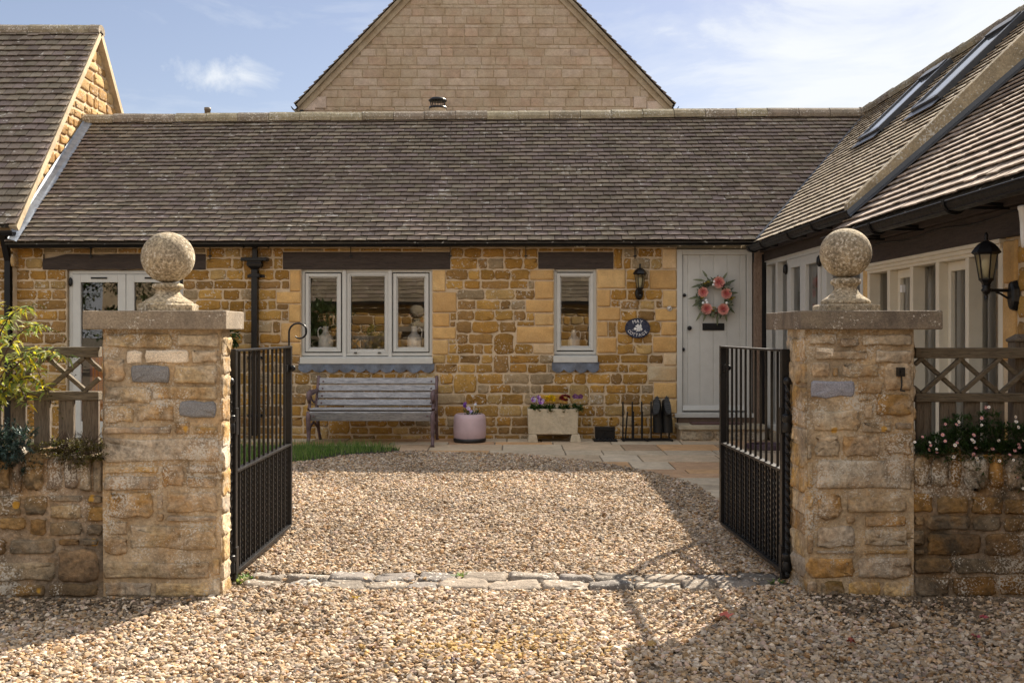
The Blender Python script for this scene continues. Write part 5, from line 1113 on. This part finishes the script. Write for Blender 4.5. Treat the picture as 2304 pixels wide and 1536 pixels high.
def lantern(name, label, c, s, glass_s, arm, ph):
    root = thing(name, label, 'wall lamp', c); c = Vector(c); mb = MB()       # c is the centre of the lantern's glass foot
    (r0, r1, h_) = glass_s
    hexloft(mb, c, [(r1 * 1.08, h_), (r1 * 1.22, h_ + .006), (r1 * 1.36, h_ + .014), (r1 * 1.24, h_ + .026), (r1 * 1.05, h_ + .045), (r1 * .78, h_ + .066), (r1 * .42, h_ + .082), (r1 * .16, h_ + .088)], ph=ph)
    mb.lathe([(.010, h_ + .08), (.013, h_ + .098), (.008, h_ + .106), (.013, h_ + .116), (.010, h_ + .130), (.003, h_ + .142)], c, 10); rf = mb.build('roof', M_BLACK, root)
    mb = MB()
    for k in range(6):
        a = ph + k * math.pi / 3; mb.bar(c + Vector((r0 * math.cos(a), r0 * math.sin(a), 0)), c + Vector((r1 * math.cos(a), r1 * math.sin(a), h_)), .007, .007)
    hexloft(mb, c, [(r0 * .5, -.045), (r0 * .6, -.035), (r0 * .75, -.02), (r0 * 1.12, -.004), (r0 * 1.12, .006), (r0 * .9, .006)], ph=ph)
    mb.build('cage', M_BLACK, root)
    mb = MB(); vs = []; 
    for r_, z in ((r0 * .96, .006), (r1 * .96, h_)):
        for k in range(6): a = ph + k * math.pi / 3; vs.append(c + Vector((r_ * math.cos(a), r_ * math.sin(a), z)))
    mb.add(vs, [(k, (k + 1) % 6, 6 + (k + 1) % 6, 6 + k) for k in range(6)]); mb.build('glass', M_LGLASS, root)
    mb = MB(); mb.lathe([(.012, .01), (.016, .035), (.018, .05), (.024, .075), (.028, .10), (.022, .125), (.008, .136)], c, 14); mb.build('bulb', M_BULB, root)
    return root, c
c = P(1440, 648, WY - .13)
lt, c = lantern('wall_lantern', 'small black wall lantern left of the front door above the oval house sign', c, 1, (.040, .066, .165), 0, 0.0)
mb = MB(); mb.tube([c + Vector((0, 0, -.04)), c + Vector((0, .01, -.07)), c + Vector((0, .05, -.085)), c + Vector((0, .12, -.07))], [.03, .028, .022, .02], 10)
mb.lathe([(.02, 0), (.045, .003), (.052, .016), (.035, .03)], (0, 0, 0), 20); k = 80; mb.v[-k:] = [(c.x + p[0], WY - .02 - p[2], c.z - .065 + p[1] * 1.55) for p in mb.v[-k:]]
mb.ball(c + Vector((0, -.01, -.098)), .026, 14, 10, 0); mb.build('bracket', M_BLACK, lt)
yb_ = 6.78; c = P(2219, 628, yb_ - .02)
lt2, c = lantern('wall_lantern', 'large black wall lantern on a bracket arm on the wing wall at the right edge', c, 1, (.041, .066, .155), 1, R(30))
mb = MB(); mb.lathe([(.012, -.13), (.008, -.125), (.012, -.11), (.006, -.10), (.02, -.09), (.032, -.07), (.022, -.055), (.028, -.04)], c, 14)
wp = Vector((WX - .02, c.y - .02, c.z - .09)); mb.tube([c + Vector((.02, 0, -.07)), Vector((WX - .03, c.y, c.z - .072))], .011, 8); mb.tube([c + Vector((.06, 0, -.08)), c + Vector((.09, 0, -.092)), Vector((WX - .045, c.y, c.z - .125)), Vector((WX - .03, c.y, c.z - .155))], .007, 8)
mb.build('arm', M_BLACK, lt2)
mb = MB(); vs = []
for (i, d0) in ((0, .0), (.012, .028), (.028, .04)):
    for t in range(8):
        a = t * math.pi / 4 + math.pi / 8; vs.append((WX - .012 - d0, c.y - .02 + math.cos(a) * (.058 - i), c.z - .105 + math.sin(a) * (.105 - i)))
mb.add(vs, [(8 * k + t, 8 * k + (t + 1) % 8, 8 * k + 8 + (t + 1) % 8, 8 * k + 8 + t) for k in range(2) for t in range(8)] + [tuple(range(16, 24))]); mb.build('back_plate', M_BLACK, lt2)
# oval sign with raised letters
sx, sz = X(1434), Z(738); sg = thing('house_sign', 'oval navy sign reading MAY COTTAGE with a white blossom sprig', 'house sign', (sx, WY - .02, sz))
mb = MB(); a_, b_ = .158, .126
def oval(mb, secs, mat=0):
    n_ = 48; vs = []
    for k_, y in secs: vs += [(sx + (a_ - k_) * math.cos(t), y, sz + (b_ - k_) * math.sin(t)) for t in np.linspace(0, 2 * math.pi, n_ + 1)[:-1]]
    m_ = len(secs); mb.add(vs, [(k * n_ + i, k * n_ + (i + 1) % n_, (k + 1) * n_ + (i + 1) % n_, (k + 1) * n_ + i) for k in range(m_ - 1) for i in range(n_)] + [tuple(range((m_ - 1) * n_, m_ * n_))], mat)
oval(mb, [(.0, WY - .0), (.0, WY - .040), (.004, WY - .045), (.011, WY - .045), (.013, WY - .040)]); mb.build('plate', M_NAVY, sg)
def letter(ch, size, p, ang, parent, mat, name='letter'):
    cu = bpy.data.curves.new('t', 'FONT'); cu.body = ch; cu.size = size; cu.align_x = 'CENTER'; cu.align_y = 'CENTER'; cu.extrude = .002
    ob = bpy.data.objects.new('t', cu); COL.objects.link(ob); dg = bpy.context.evaluated_depsgraph_get(); me = bpy.data.meshes.new_from_object(ob.evaluated_get(dg)); bpy.data.objects.remove(ob)
    me.transform(Matrix.Translation(Vector(p) - WL[parent]) @ Matrix.Rotation(ang, 4, 'Y') @ Matrix.Rotation(R(90), 4, 'X')); me.materials.clear(); me.materials.append(mat); me.name = name
    o = bpy.data.objects.new(name, me); COL.objects.link(o); o.parent = parent; WL[o] = WL[parent]; return o
for ch, t in zip('MAY', (112, 90, 69)): letter(ch, .060, (sx + .118 * math.cos(R(t)) * 1.02, WY - .043, sz + .083 * math.sin(R(t))), R(90 - t) * .75, sg, M_SILV)
for ch, t in zip('COTTAGE', (207, 227, 246, 264, 283, 304, 327)): letter(ch, .053, (sx + .120 * math.cos(R(t)), WY - .043, sz + .088 * math.sin(R(t))), R(270 - t) * .72, sg, M_SILV)
mb = MB(); rng = random.Random(17)
for k in range(9):
    x, z = sx + rng.uniform(-.035, .045), sz + rng.uniform(-.03, .028)
    for j in range(5):
        an = j * 1.2566 + k; q = Vector((x + .010 * math.cos(an), WY - .043, z + .010 * math.sin(an))); mb.add([q + Vector((.0085 * math.cos(t), -.001 * (j % 2), .0085 * math.sin(t))) for t in np.linspace(0, 6.283, 8)[:-1]], [tuple(range(7))], 0)
for k in range(5): 
    q = Vector((sx + .02, WY - .0425, sz)); an = R(70 + k * 40); dd = Vector((math.cos(an), 0, math.sin(an))); pp = Vector((-dd.z, 0, dd.x)); mb.add([q + dd * .02, q + dd * .04 + pp * .009, q + dd * .062, q + dd * .04 - pp * .009], [(0, 1, 2, 3)])
mb.bar((sx - .075, WY - .042, sz - .022), (sx, WY - .042, sz - .008), .003, .003); mb.build('blossom_emblem', M_WHITE, sg)
for s_ in (-1, 1): mb = MB(); mb.ball((sx + s_ * .132, WY - .042, sz), .006, 8, 6); mb.build('screw', M_BLACK, sg)
mb = MB(); mb.lathe([(.034, 0), (.036, .008), (.026, .016), (.024, .012), (.020, .012), (.014, .02), (.004, .022)], (0, 0, 0), 24); mb.v = [(X(1506) + p[0], WY - .015 - p[2], Z(694) + p[1]) for p in mb.v]
tag(mb.build('doorbell', pmat('brushed_steel', (.45, .42, .38), .3, .1, 20, metal=.8), loc=(X(1506), WY - .02, Z(694))), 'small round metal doorbell in the pale stone left of the door', 'doorbell')

# ------------------------------------------------------------------ WREATH
wx, wz, wy = X(1604), Z(669), WY - .03; wrt = thing('flower_wreath', 'wreath of five pink roses and grey green leaves on the front door', 'wreath', (wx, wy, wz)); rng = random.Random(29)
mb = MB(); mb.tube([(wx + .165 * math.cos(t), wy, wz + .165 * math.sin(t)) for t in np.linspace(0, 6.283, 33)], .016, 7); mb.build('twig_ring', M_TWIG, wrt)
mb = MB()
for k in range(430):
    t = rng.uniform(0, 6.283); r_ = .165 + rng.uniform(-.03, .05); p = Vector((wx + r_ * math.cos(t), wy - rng.uniform(.0, .05), wz + r_ * math.sin(t))); d = Vector((math.cos(t), 0, math.sin(t))) * rng.uniform(.1, 1.2) + Vector((-math.sin(t), 0, math.cos(t))) * rng.uniform(-1, 1) + Vector((0, -rng.uniform(0, .7), -.15))
    leaf(mb, p, d, rng.uniform(.035, .085), rng.uniform(.012, .026), rng.uniform(0, 1), up=Vector((0, -1, .2)), curve=.15)
for (u, v, L, an) in ((1585, 632, .16, 168), (1578, 640, .15, 190), (1572, 668, .15, 183), (1575, 678, .13, 205), (1578, 700, .15, 235), (1612, 706, .15, 270), (1628, 700, .14, 285), (1588, 700, .14, 250), (1622, 632, .13, 60), (1630, 640, .14, 30), (1636, 660, .13, 10), (1634, 690, .13, -35), (1590, 626, .12, 120)):
    q = Vector((X(u), wy - .03, Z(v))); leaf(mb, q, (math.cos(R(an)), -.15, math.sin(R(an)) - .1), L, .032, rng.uniform(.2, .8), up=Vector((0, -1, .1)), curve=.2)
mb.build('leaves', M_LEAFO, wrt)
def rose(mb, p, r, rng):
    p = Vector(p)
    for ring, (rr, nn, dd) in enumerate(((1.0, 7, .0), (.78, 6, .012), (.55, 5, .02), (.32, 4, .026))):
        for k in range(nn):
            an = k * 6.283 / nn + ring * .5; c = p + Vector((math.cos(an), 0, math.sin(an))) * r * rr * .55 - Vector((0, dd, 0)); w = r * rr * .62
            col = ((.70, .36, .30), (.66, .28, .24), (.56, .17, .15), (.42, .09, .09))[ring]; q = rng.uniform(.85, 1.15)
            vs = [c + Vector((math.cos(t) * w, -.010 * (1 if math.cos(t - an) > .3 else -.3) * (r / .045), math.sin(t) * w)) for t in np.linspace(0, 6.283, 9)[:-1]] + [c + Vector((0, .008, 0))]
            mb.add(vs, [(i, (i + 1) % 8, 8) for i in range(8)], 0, tuple(z * q for z in col))
for u, v, r_ in ((1614, 636, .066), (1579, 658, .058), (1631, 661, .060), (1587, 695, .062), (1624, 696, .064)):
    mb = MB(); rose(mb, (X(u), wy - .055, Z(v)), r_, rng); mb.build('rose', M_PETAL, wrt)
mb = MB()
for u, v in ((1583, 640), (1590, 637), (1608, 706), (1600, 700), (1577, 672), (1640, 675), (1622, 645), (1603, 694), (1646, 672)): mum(mb, (X(u), wy - .068, Z(v)), .033, (.20, .03, .03) if u in (1608, 1622) else (.42, .31, .03), rng)
mb.build('yellow_flowers', M_PETAL, wrt)
mb = MB()
for u, v in ((1604, 634), (1602, 641), (1586, 676), (1579, 682), (1632, 682), (1588, 681)): mb.ball((X(u), wy - .06, Z(v)), .017, 12, 8)
mb.build('white_berries', M_WHITE, wrt)

# ------------------------------------------------------------------ THINGS ON THE WINDOW SILLS
def jug(u, v0, v1, side, label):
    y = WY + .19; s = F / y; c = Vector(((u - U0) / s, y, H + (V0 - v0) / s)); h_ = (v0 - v1) / s; t = thing('jug', label, 'jug', c, 'white jugs on the window sills'); k = h_ / .30
    mb = MB(); mb.lathe([(.085 * k, 0), (.094 * k, .01 * k), (.098 * k, .08 * k), (.095 * k, .14 * k), (.078 * k, .18 * k), (.045 * k, .21 * k), (.036 * k, .24 * k), (.036 * k, .28 * k), (.043 * k, .30 * k), (.034 * k, .302 * k), (.03 * k, .25 * k)], c, 28); mb.build('body', M_WHITE, t)
    mb = MB(); mb.tube([c + Vector((side * a * k, 0, b * k)) for a, b in ((.036, .265), (.07, .285), (.098, .262), (.103, .22), (.092, .16))], .009 * k, 8); mb.build('handle', M_WHITE, t); return c, h_
rng = random.Random(41); M_DRIED = pmat('dried_petal', (1, 1, 1), .8, .12, 30, useattr=True)
for u, side, lab, bl in ((733, -1, 'white jug with its handle on the left in the left light of the wide window', 'bunch of dried flowers in the left white jug'), (932, 1, 'white jug with its handle on the right in the right light of the wide window', 'bunch of faded pink roses in the right white jug')):
    c, h_ = jug(u, 786, 734, side, lab); b = thing('dried_flowers', bl, 'flowers', c + Vector((0, 0, h_)), 'dried flowers in the window jugs'); mb = MB()
    mb.tube([c + Vector((0, 0, h_ - .1)), c + Vector((.0, 0, h_ + .05))], .012, 6, 0, (.15, .14, .06))
    for k in range(5):
        q = c + Vector((rng.uniform(-.13, .13), rng.uniform(-.03, .05), h_ + rng.uniform(.04, .17))); mb.tube([c + Vector((0, 0, h_ - .02)), q], .003, 5, 0, (.12, .13, .05)); mum(mb, q, rng.uniform(.045, .06), [(.46, .35, .27), (.48, .28, .22), (.50, .44, .36)][k % 3], rng)
    mb.build('blooms', M_DRIED, b)
y = WY + .24; c = Vector(((820 - U0) * y / F, y, H + (V0 - 789) * y / F)); t = thing('metal_pail', 'small grey pail with leafy sprigs in the middle light of the wide window', 'pail', c)
mb = MB(); mb.lathe([(.10, 0), (.13, .19), (.136, .20), (.125, .2), (.11, .12)], c, 28); mb.build('bucket', pmat('galvanised', (.22, .24, .28), .5, .25, 10, metal=.5), t)
mb = MB(); bush(mb, c + Vector((.02, 0, .19)), (.12, .08, .2), 130, .05, .02, rng, lo=.3); mb.build('sprigs', M_LEAFG, t)
c, h_ = jug(1291, 786, 742, 1, 'white jug standing alone in the narrow window')
mb = MB(); mb.box((fd_x0 + .2, 13.68, .16), (fd_x1 - .1, 14.2, 1.15)); mb.box((fd_x0 + .15, 13.64, 1.15), (fd_x1 - .05, 14.25, 1.19)); 
tag(mb.build('cabinet', woodmat('orange_wood', (.72, .25, .035), (.80, .32, .06), (1, 6, 6), .4, .1, .2), bevel=.006), 'orange wooden cabinet seen through the french doors', 'cabinet')
mb = MB(); pts = [(fd_x0 + .16 + .15 * t, WY + .3 + .03 * math.sin(t * 22)) for t in np.linspace(0, 1, 20)]; mb.add([(x, y, .2) for x, y in pts] + [(x, y, 1.15) for x, y in pts], [(i, i + 1, 21 + i, 20 + i) for i in range(19)], 0, (1, 1, 1), True); tag(mb.build('pink_curtain', pmat('pink_cloth', (.45, .22, .18), .9, .1, 8)), 'pinkish curtain hanging inside the french doors', 'curtain')

# ------------------------------------------------------------------ PLANTS ON THE WALLS
rng = random.Random(101)
def wallpt(u, v, y=5.75): return P(u, v, y)
bd = thing('buddleia', 'yellowing buddleia with drooping seed heads growing over the left fence', 'shrub', wallpt(-40, 960, 5.8)); mbs, mbl, mbf = MB(), MB(), MB()
stems = [((-50, 960), (-20, 820), (10, 730), (60, 690)), ((-60, 960), (0, 850), (60, 790), (122, 800)), ((-40, 950), (10, 880), (60, 850), (105, 880)), ((-60, 950), (-30, 850), (-10, 760), (20, 715)), ((-40, 950), (20, 860), (70, 820), (92, 850)), ((-60, 950), (10, 800), (50, 745), (100, 735)), ((-50, 960), (0, 900), (40, 870), (60, 905)), ((-80, 950), (-60, 820), (-40, 720), (-10, 690)), ((-60, 950), (20, 840), (75, 800), (150, 800))]
for st in stems:
    yy = 5.72 + rng.uniform(-.1, .10); pts = [wallpt(u, v, yy + rng.uniform(-.04, .04)) for u, v in st]; fine = []
    for i in range(3):
        for t in np.linspace(0, 1, 6)[:-1]: fine.append(pts[i].lerp(pts[i + 1], t) + Vector((0, 0, .02 * math.sin(t * 3.14))))
    fine.append(pts[-1]); mbs.tube(fine, [.006 - .004 * i / len(fine) for i in range(len(fine))], 5)
    for i, p in enumerate(fine[3:]):
        for s_ in range(6):
            d = rdir(rng, .1); leaf(mbl, p + d * .01, d + Vector((0, -.3, -.25)), rng.uniform(.035, .08), rng.uniform(.009, .016), min(1, max(0, rng.gauss(.66, .22))), curve=.35, up=Vector((rng.uniform(-.5, .5), -.5, 1)))
    mbf = MB(); e = fine[-1]; q = e.copy(); d = (fine[-1] - fine[-3]).normalized() * .018
    for k in range(7):
        q = q + d; d = d + Vector((0, 0, -.0024))
        for j in range(7): leaf(mbf, q, rdir(rng, 0), .016 * (1 - k * .06), .008, rng.uniform(.25, .6))
    mbf.build('seed_head', M_MOSS, bd)
mbs.build('stem', M_TWIG, bd); mbl.build('foliage', M_LEAFY, bd)
jn = thing('juniper', 'low blue green juniper spilling over the left garden wall', 'shrub', wallpt(20, 1030, 5.7)); mb = MB()
for k in range(60):
    p = wallpt(rng.uniform(-60, 66), rng.uniform(972, 1052), 5.60 + rng.uniform(-.03, .14))
    for j in range(3):
        d = (rdir(rng, .2) + Vector((0, -.5, 0))).normalized(); q = p.copy()
        for s_ in range(9):
            q = q + d * .010
            for w in range(5): leaf(mb, q, (d * .6 + rdir(rng, 0)).normalized(), .022, .0065, rng.uniform(0, 1))
mb.build('foliage', M_LEAFB, jn)
he = thing('moss_cushion', 'brown and yellow moss with dead heather on the left garden wall', 'moss', wallpt(150, 1030, 5.7)); mb = MB(); mb2 = MB()
for k in range(75):
    p = wallpt(rng.uniform(72, 232), rng.uniform(992, 1056), 5.61 + rng.uniform(-.02, .12)); bush(mb, p, (.035, .03, .028), 60, .013, .006, rng, lo=0, hi=.86)
for u, v in ((90, 985), (52, 985), (105, 988), (200, 985), (150, 1000), (215, 995)): bush(mb, wallpt(u, v, 5.93), (.035, .03, .03), 80, .014, .008, rng, lo=.7, hi=1)
for k in range(150):
    p = wallpt(rng.uniform(125, 228), rng.uniform(1000, 1030), 5.72 + rng.uniform(-.02, .1)); d = rdir(rng, .7); mb2.tube([p, p + d * .05, p + d * .08 + rdir(rng, .6) * .04], [.0022, .0018, .001], 4)
mb.build('moss', M_MOSS, he); mb2.build('dead_stem', M_TWIG, he)
er = thing('daisy_plant', 'sprawling mexican daisy with white and pink flowers on the right garden wall', 'plant', wallpt(2200, 1000, 5.7)); mb = MB()
cl = [(2075, 1010, .05), (2100, 1000, .07), (2125, 995, .08), (2150, 990, .09), (2180, 985, .10), (2165, 1015, .08), (2215, 985, .11), (2250, 980, .12), (2290, 985, .12), (2330, 990, .12), (2200, 1015, .09), (2240, 1020, .09), (2280, 1025, .10), (2320, 1030, .1), (2090, 1018, .05), (2130, 1020, .06), (2140, 955, .04), (2165, 945, .04), (2225, 940, .05), (2185, 1045, .04), (2195, 1070, .03), (2290, 1060, .06), (2305, 1090, .05), (2380, 1000, .13), (2440, 1000, .13)]
for u, v, r_ in cl: bush(mb, wallpt(u, v, 5.70), (r_ * 1.1, .085, -r_ * .9), int(7500 * r_), .022, .0075, rng, lo=0, hi=.65)
mb.build('foliage', M_LEAFG, er)
for k in range(58):
    u, v, r_ = rng.choice(cl); a = rng.uniform(0, 6.283); p = wallpt(u + math.cos(a) * r_ * 380, v + math.sin(a) * r_ * 330 - 8, 5.60 + rng.uniform(-.03, .05)); mb = MB(); f = Vector((rng.uniform(-.4, .4), -1, rng.uniform(.1, 1.0))).normalized(); ax = f.cross(Vector((0, 0, 1))).normalized(); bx = ax.cross(f); pk = rng.random() < .4; r = rng.uniform(.0075, .0115)
    for j in range(12):
        an = j * 6.283 / 12; d = ax * math.cos(an) + bx * math.sin(an); w = Vector(f).cross(d) * r * .22; mb.add([p + d * r * .2, p + d * r * .7 + w, p + d * r + f * r * .15, p + d * r * .7 - w], [(0, 1, 2, 3)], 0, (.60, .30, .36) if pk else (.78, .75, .74))
    mb.lathe([(r * .34, 0), (r * .3, r * .15), (r * .1, r * .2)], (0, 0, 0), 8, 0, (.5, .36, .05)); mb.v[-24:] = [tuple(p + ax * q[0] + bx * q[1] + f * q[2]) for q in mb.v[-24:]]
    mb.build('daisy_flower', M_PETAL, er)
# potted bay tree and clutter between the french doors and the downpipe
bc = Vector((X(527), 12.95, zg(13))); by_ = thing('potted_bay', 'dark green bay bush in a pale pot behind the left gate pier', 'potted plant', bc)
mb = MB(); mb.lathe([(.13, 0), (.15, .05), (.18, .32), (.19, .34), (.17, .34), (.15, .28)], bc, 28); mb.build('pot', pmat('pale_pot', (.40, .39, .37), .7, .15, 8), by_)
mb = MB(); mb.tube([bc + Vector((0, 0, .28)), bc + Vector((.02, 0, .8)), bc + Vector((0, 0, 1.3))], [.02, .016, .01], 8); mb.build('stem', M_TWIG, by_)
mb = MB(); bush(mb, bc + Vector((0, -.0, 1.32)), (.17, .16, -.27), 520, .085, .032, rng); mb.build('foliage', M_LEAFG, by_)
for u, v, n_, lab in ((533, 1312, 160, 'bright green weed tuft at the foot of the left gate'), (1036, 1304, 26, 'tiny green weed between the setts in the middle of the gateway'), (1745, 1322, 40, 'small dark weed at the right end of the setts')):
    x, y = G(u, v); mb = MB(); w = .10 if n_ > 100 else .03
    for _ in range(n_):
        p = Vector((x + rng.gauss(0, w * .5), y + rng.gauss(0, w * .4), .02)); leaf(mb, p, rdir(rng, .8), rng.uniform(.02, .05), .010, rng.uniform(.3, 1), curve=.3)
    tag(mb.build('weed', M_GRASS, loc=(x, y, 0)), lab, 'weed', 'weeds in the gravel')
for u, v, col, s_, lab in ((1632, 1403, (.42, .11, .08), .085, 'pale red fallen leaf on the gravel before the right gate'), (1915, 1462, (.22, .05, .03), .05, 'dark red curled leaf in the shade before the right pier'), (2212, 1408, (.28, .05, .06), .05, 'small crimson leaf near the right garden wall'), (2196, 1452, (.24, .04, .06), .045, 'small crimson leaf furthest right on the shaded gravel'), (800, 1359, (.60, .40, .02), .05, 'narrow yellow leaf on the sunlit gravel'), (1022, 1505, (.05, .02, .03), .055, 'dark purple leaf standing up near the bottom of the picture')):
    x, y = G(u, v); mb = MB(); rr = random.Random(u); a0 = rr.uniform(0, 6); pts = []
    for k in range(10):
        an = a0 + k * .6283; r_ = s_ * (1.0 if k % 2 == 0 else .5) * rr.uniform(.7, 1.0) * .62; pts.append((x + r_ * math.cos(an), y + r_ * math.sin(an) * (.5 if u == 800 else 1), .035 + rr.uniform(-.004, .02)))
    mb.add(pts + [(x, y, .042)], [(k, (k + 1) % 10, 10) for k in range(10)], 0, col); tag(mb.build('fallen_leaf', M_COL, loc=(x, y, .03)), lab, 'leaf', 'fallen leaves on the gravel')
# dark mat lying on the paving behind the right gate
x, y = G(1732, 1012); mb = MB()
mb.tube([(x + .24 * math.cos(t) * (1 + .05 * math.sin(5 * t)), y + .20 * math.sin(t), zg(y) + .02 + .012 * (t / 6.283 % 1) + .018 * int(t / 6.283)) for t in np.linspace(0, 6.283 * 3, 90)], .014, 8)
tag(mb.build('hose', pmat('hose_rubber', (.06, .035, .05), .6, .1, 9), loc=(x, y, zg(y))), 'coil of dark hose on the paving behind the right gate', 'hose')

# ------------------------------------------------------------------ ACROSS THE LANE (seen only as reflections in the window glass)
rng = random.Random(201)
oy = -9.0; oh = thing('lane_cottage', 'stone slated cottage across the lane, seen reflected in the cottage windows', 'house', (-3, oy, 0))
Mo = lambda a, b, d: Vector((a, oy + d, b)); mb = MB()
panel(mb, Mo, -6.5, 9, 0, 2.5, [], 1, MORT); fill(mb, Mo, rows(0, 2.5, .18, .3, rng), lambda a, b: (-6.5, 9), [], rng, .3, .6, .03, .03, PAL_IRON, 0)
mb.build('wall', [M_IRON, M_MORT], oh)
mb = MB(); tiles(mb, (-6.8, oy + .2, 2.4), (9, oy + .2, 2.4), (9, oy - 3.4, 5.9), (-6.8, oy - 3.4, 5.9), rng, [(.22, .18, .13), (.26, .21, .15), (.19, .155, .115), (.24, .19, .15)], w=.36, gauge=.2, thick=.03, lift=.05); mb.build('roof', M_TILE, oh)
mb = MB(); mb.bar((-6.8, oy + .3, 2.38), (9, oy + .3, 2.38), .1, .1); mb.build('gutter', M_GUT, oh)
mb = MB(); mb.box((-14, oy - 4, 0), (-7.0, oy - .6, 3.4), 0, (.42, .33, .22)); mb.prism([(-14, oy - .58, 3.4), (-7, oy - .58, 3.4), (-10.5, oy - .58, 7.2)], (0, -4, 0), 0, (.42, .33, .22)); ob = thing('gabled_barn', 'pale stone gable across the lane, seen reflected in the left window light', 'house', (-10.5, oy, 0)); mb.build('wall', M_ASH, ob)
mb = MB()
for x in (-11.6, -9.6): mb.box((x - .4, oy - .60, 3.0), (x + .4, oy - .5, 4.3))
mb.build('window', M_PAINT, ob)
for i, (x, y, r_, h_) in enumerate(((-6.6, -6.6, 1.3, 2.6), (-8.8, -6.2, 1.6, 3.2), (-11.5, -5.5, 1.9, 5.2), (-14.0, -5.0, 2.0, 5.6))):
    t = thing('hedge_bush', ('rounded', 'broad', 'tall', 'leftmost')[i] + ' green bush across the lane, seen reflected in the cottage glass', 'bush', (x, y, 0), 'bushes across the lane'); mb = MB(); mb.tube([(x, y, 0), (x, y, h_ * .6)], [.12, .05], 7); mb.build('trunk', M_TWIG, t); mb = MB()
    for k in range(18): a = rng.uniform(0, 6.28); q = rng.uniform(0, .8); bush(mb, (x + r_ * q * math.cos(a), y + r_ * q * math.sin(a) * .6, h_ * rng.uniform(.2, .88)), (.75, .6, -.7), 420, .16, .08, rng)
    mb.build('crown', M_LEAFG, t)
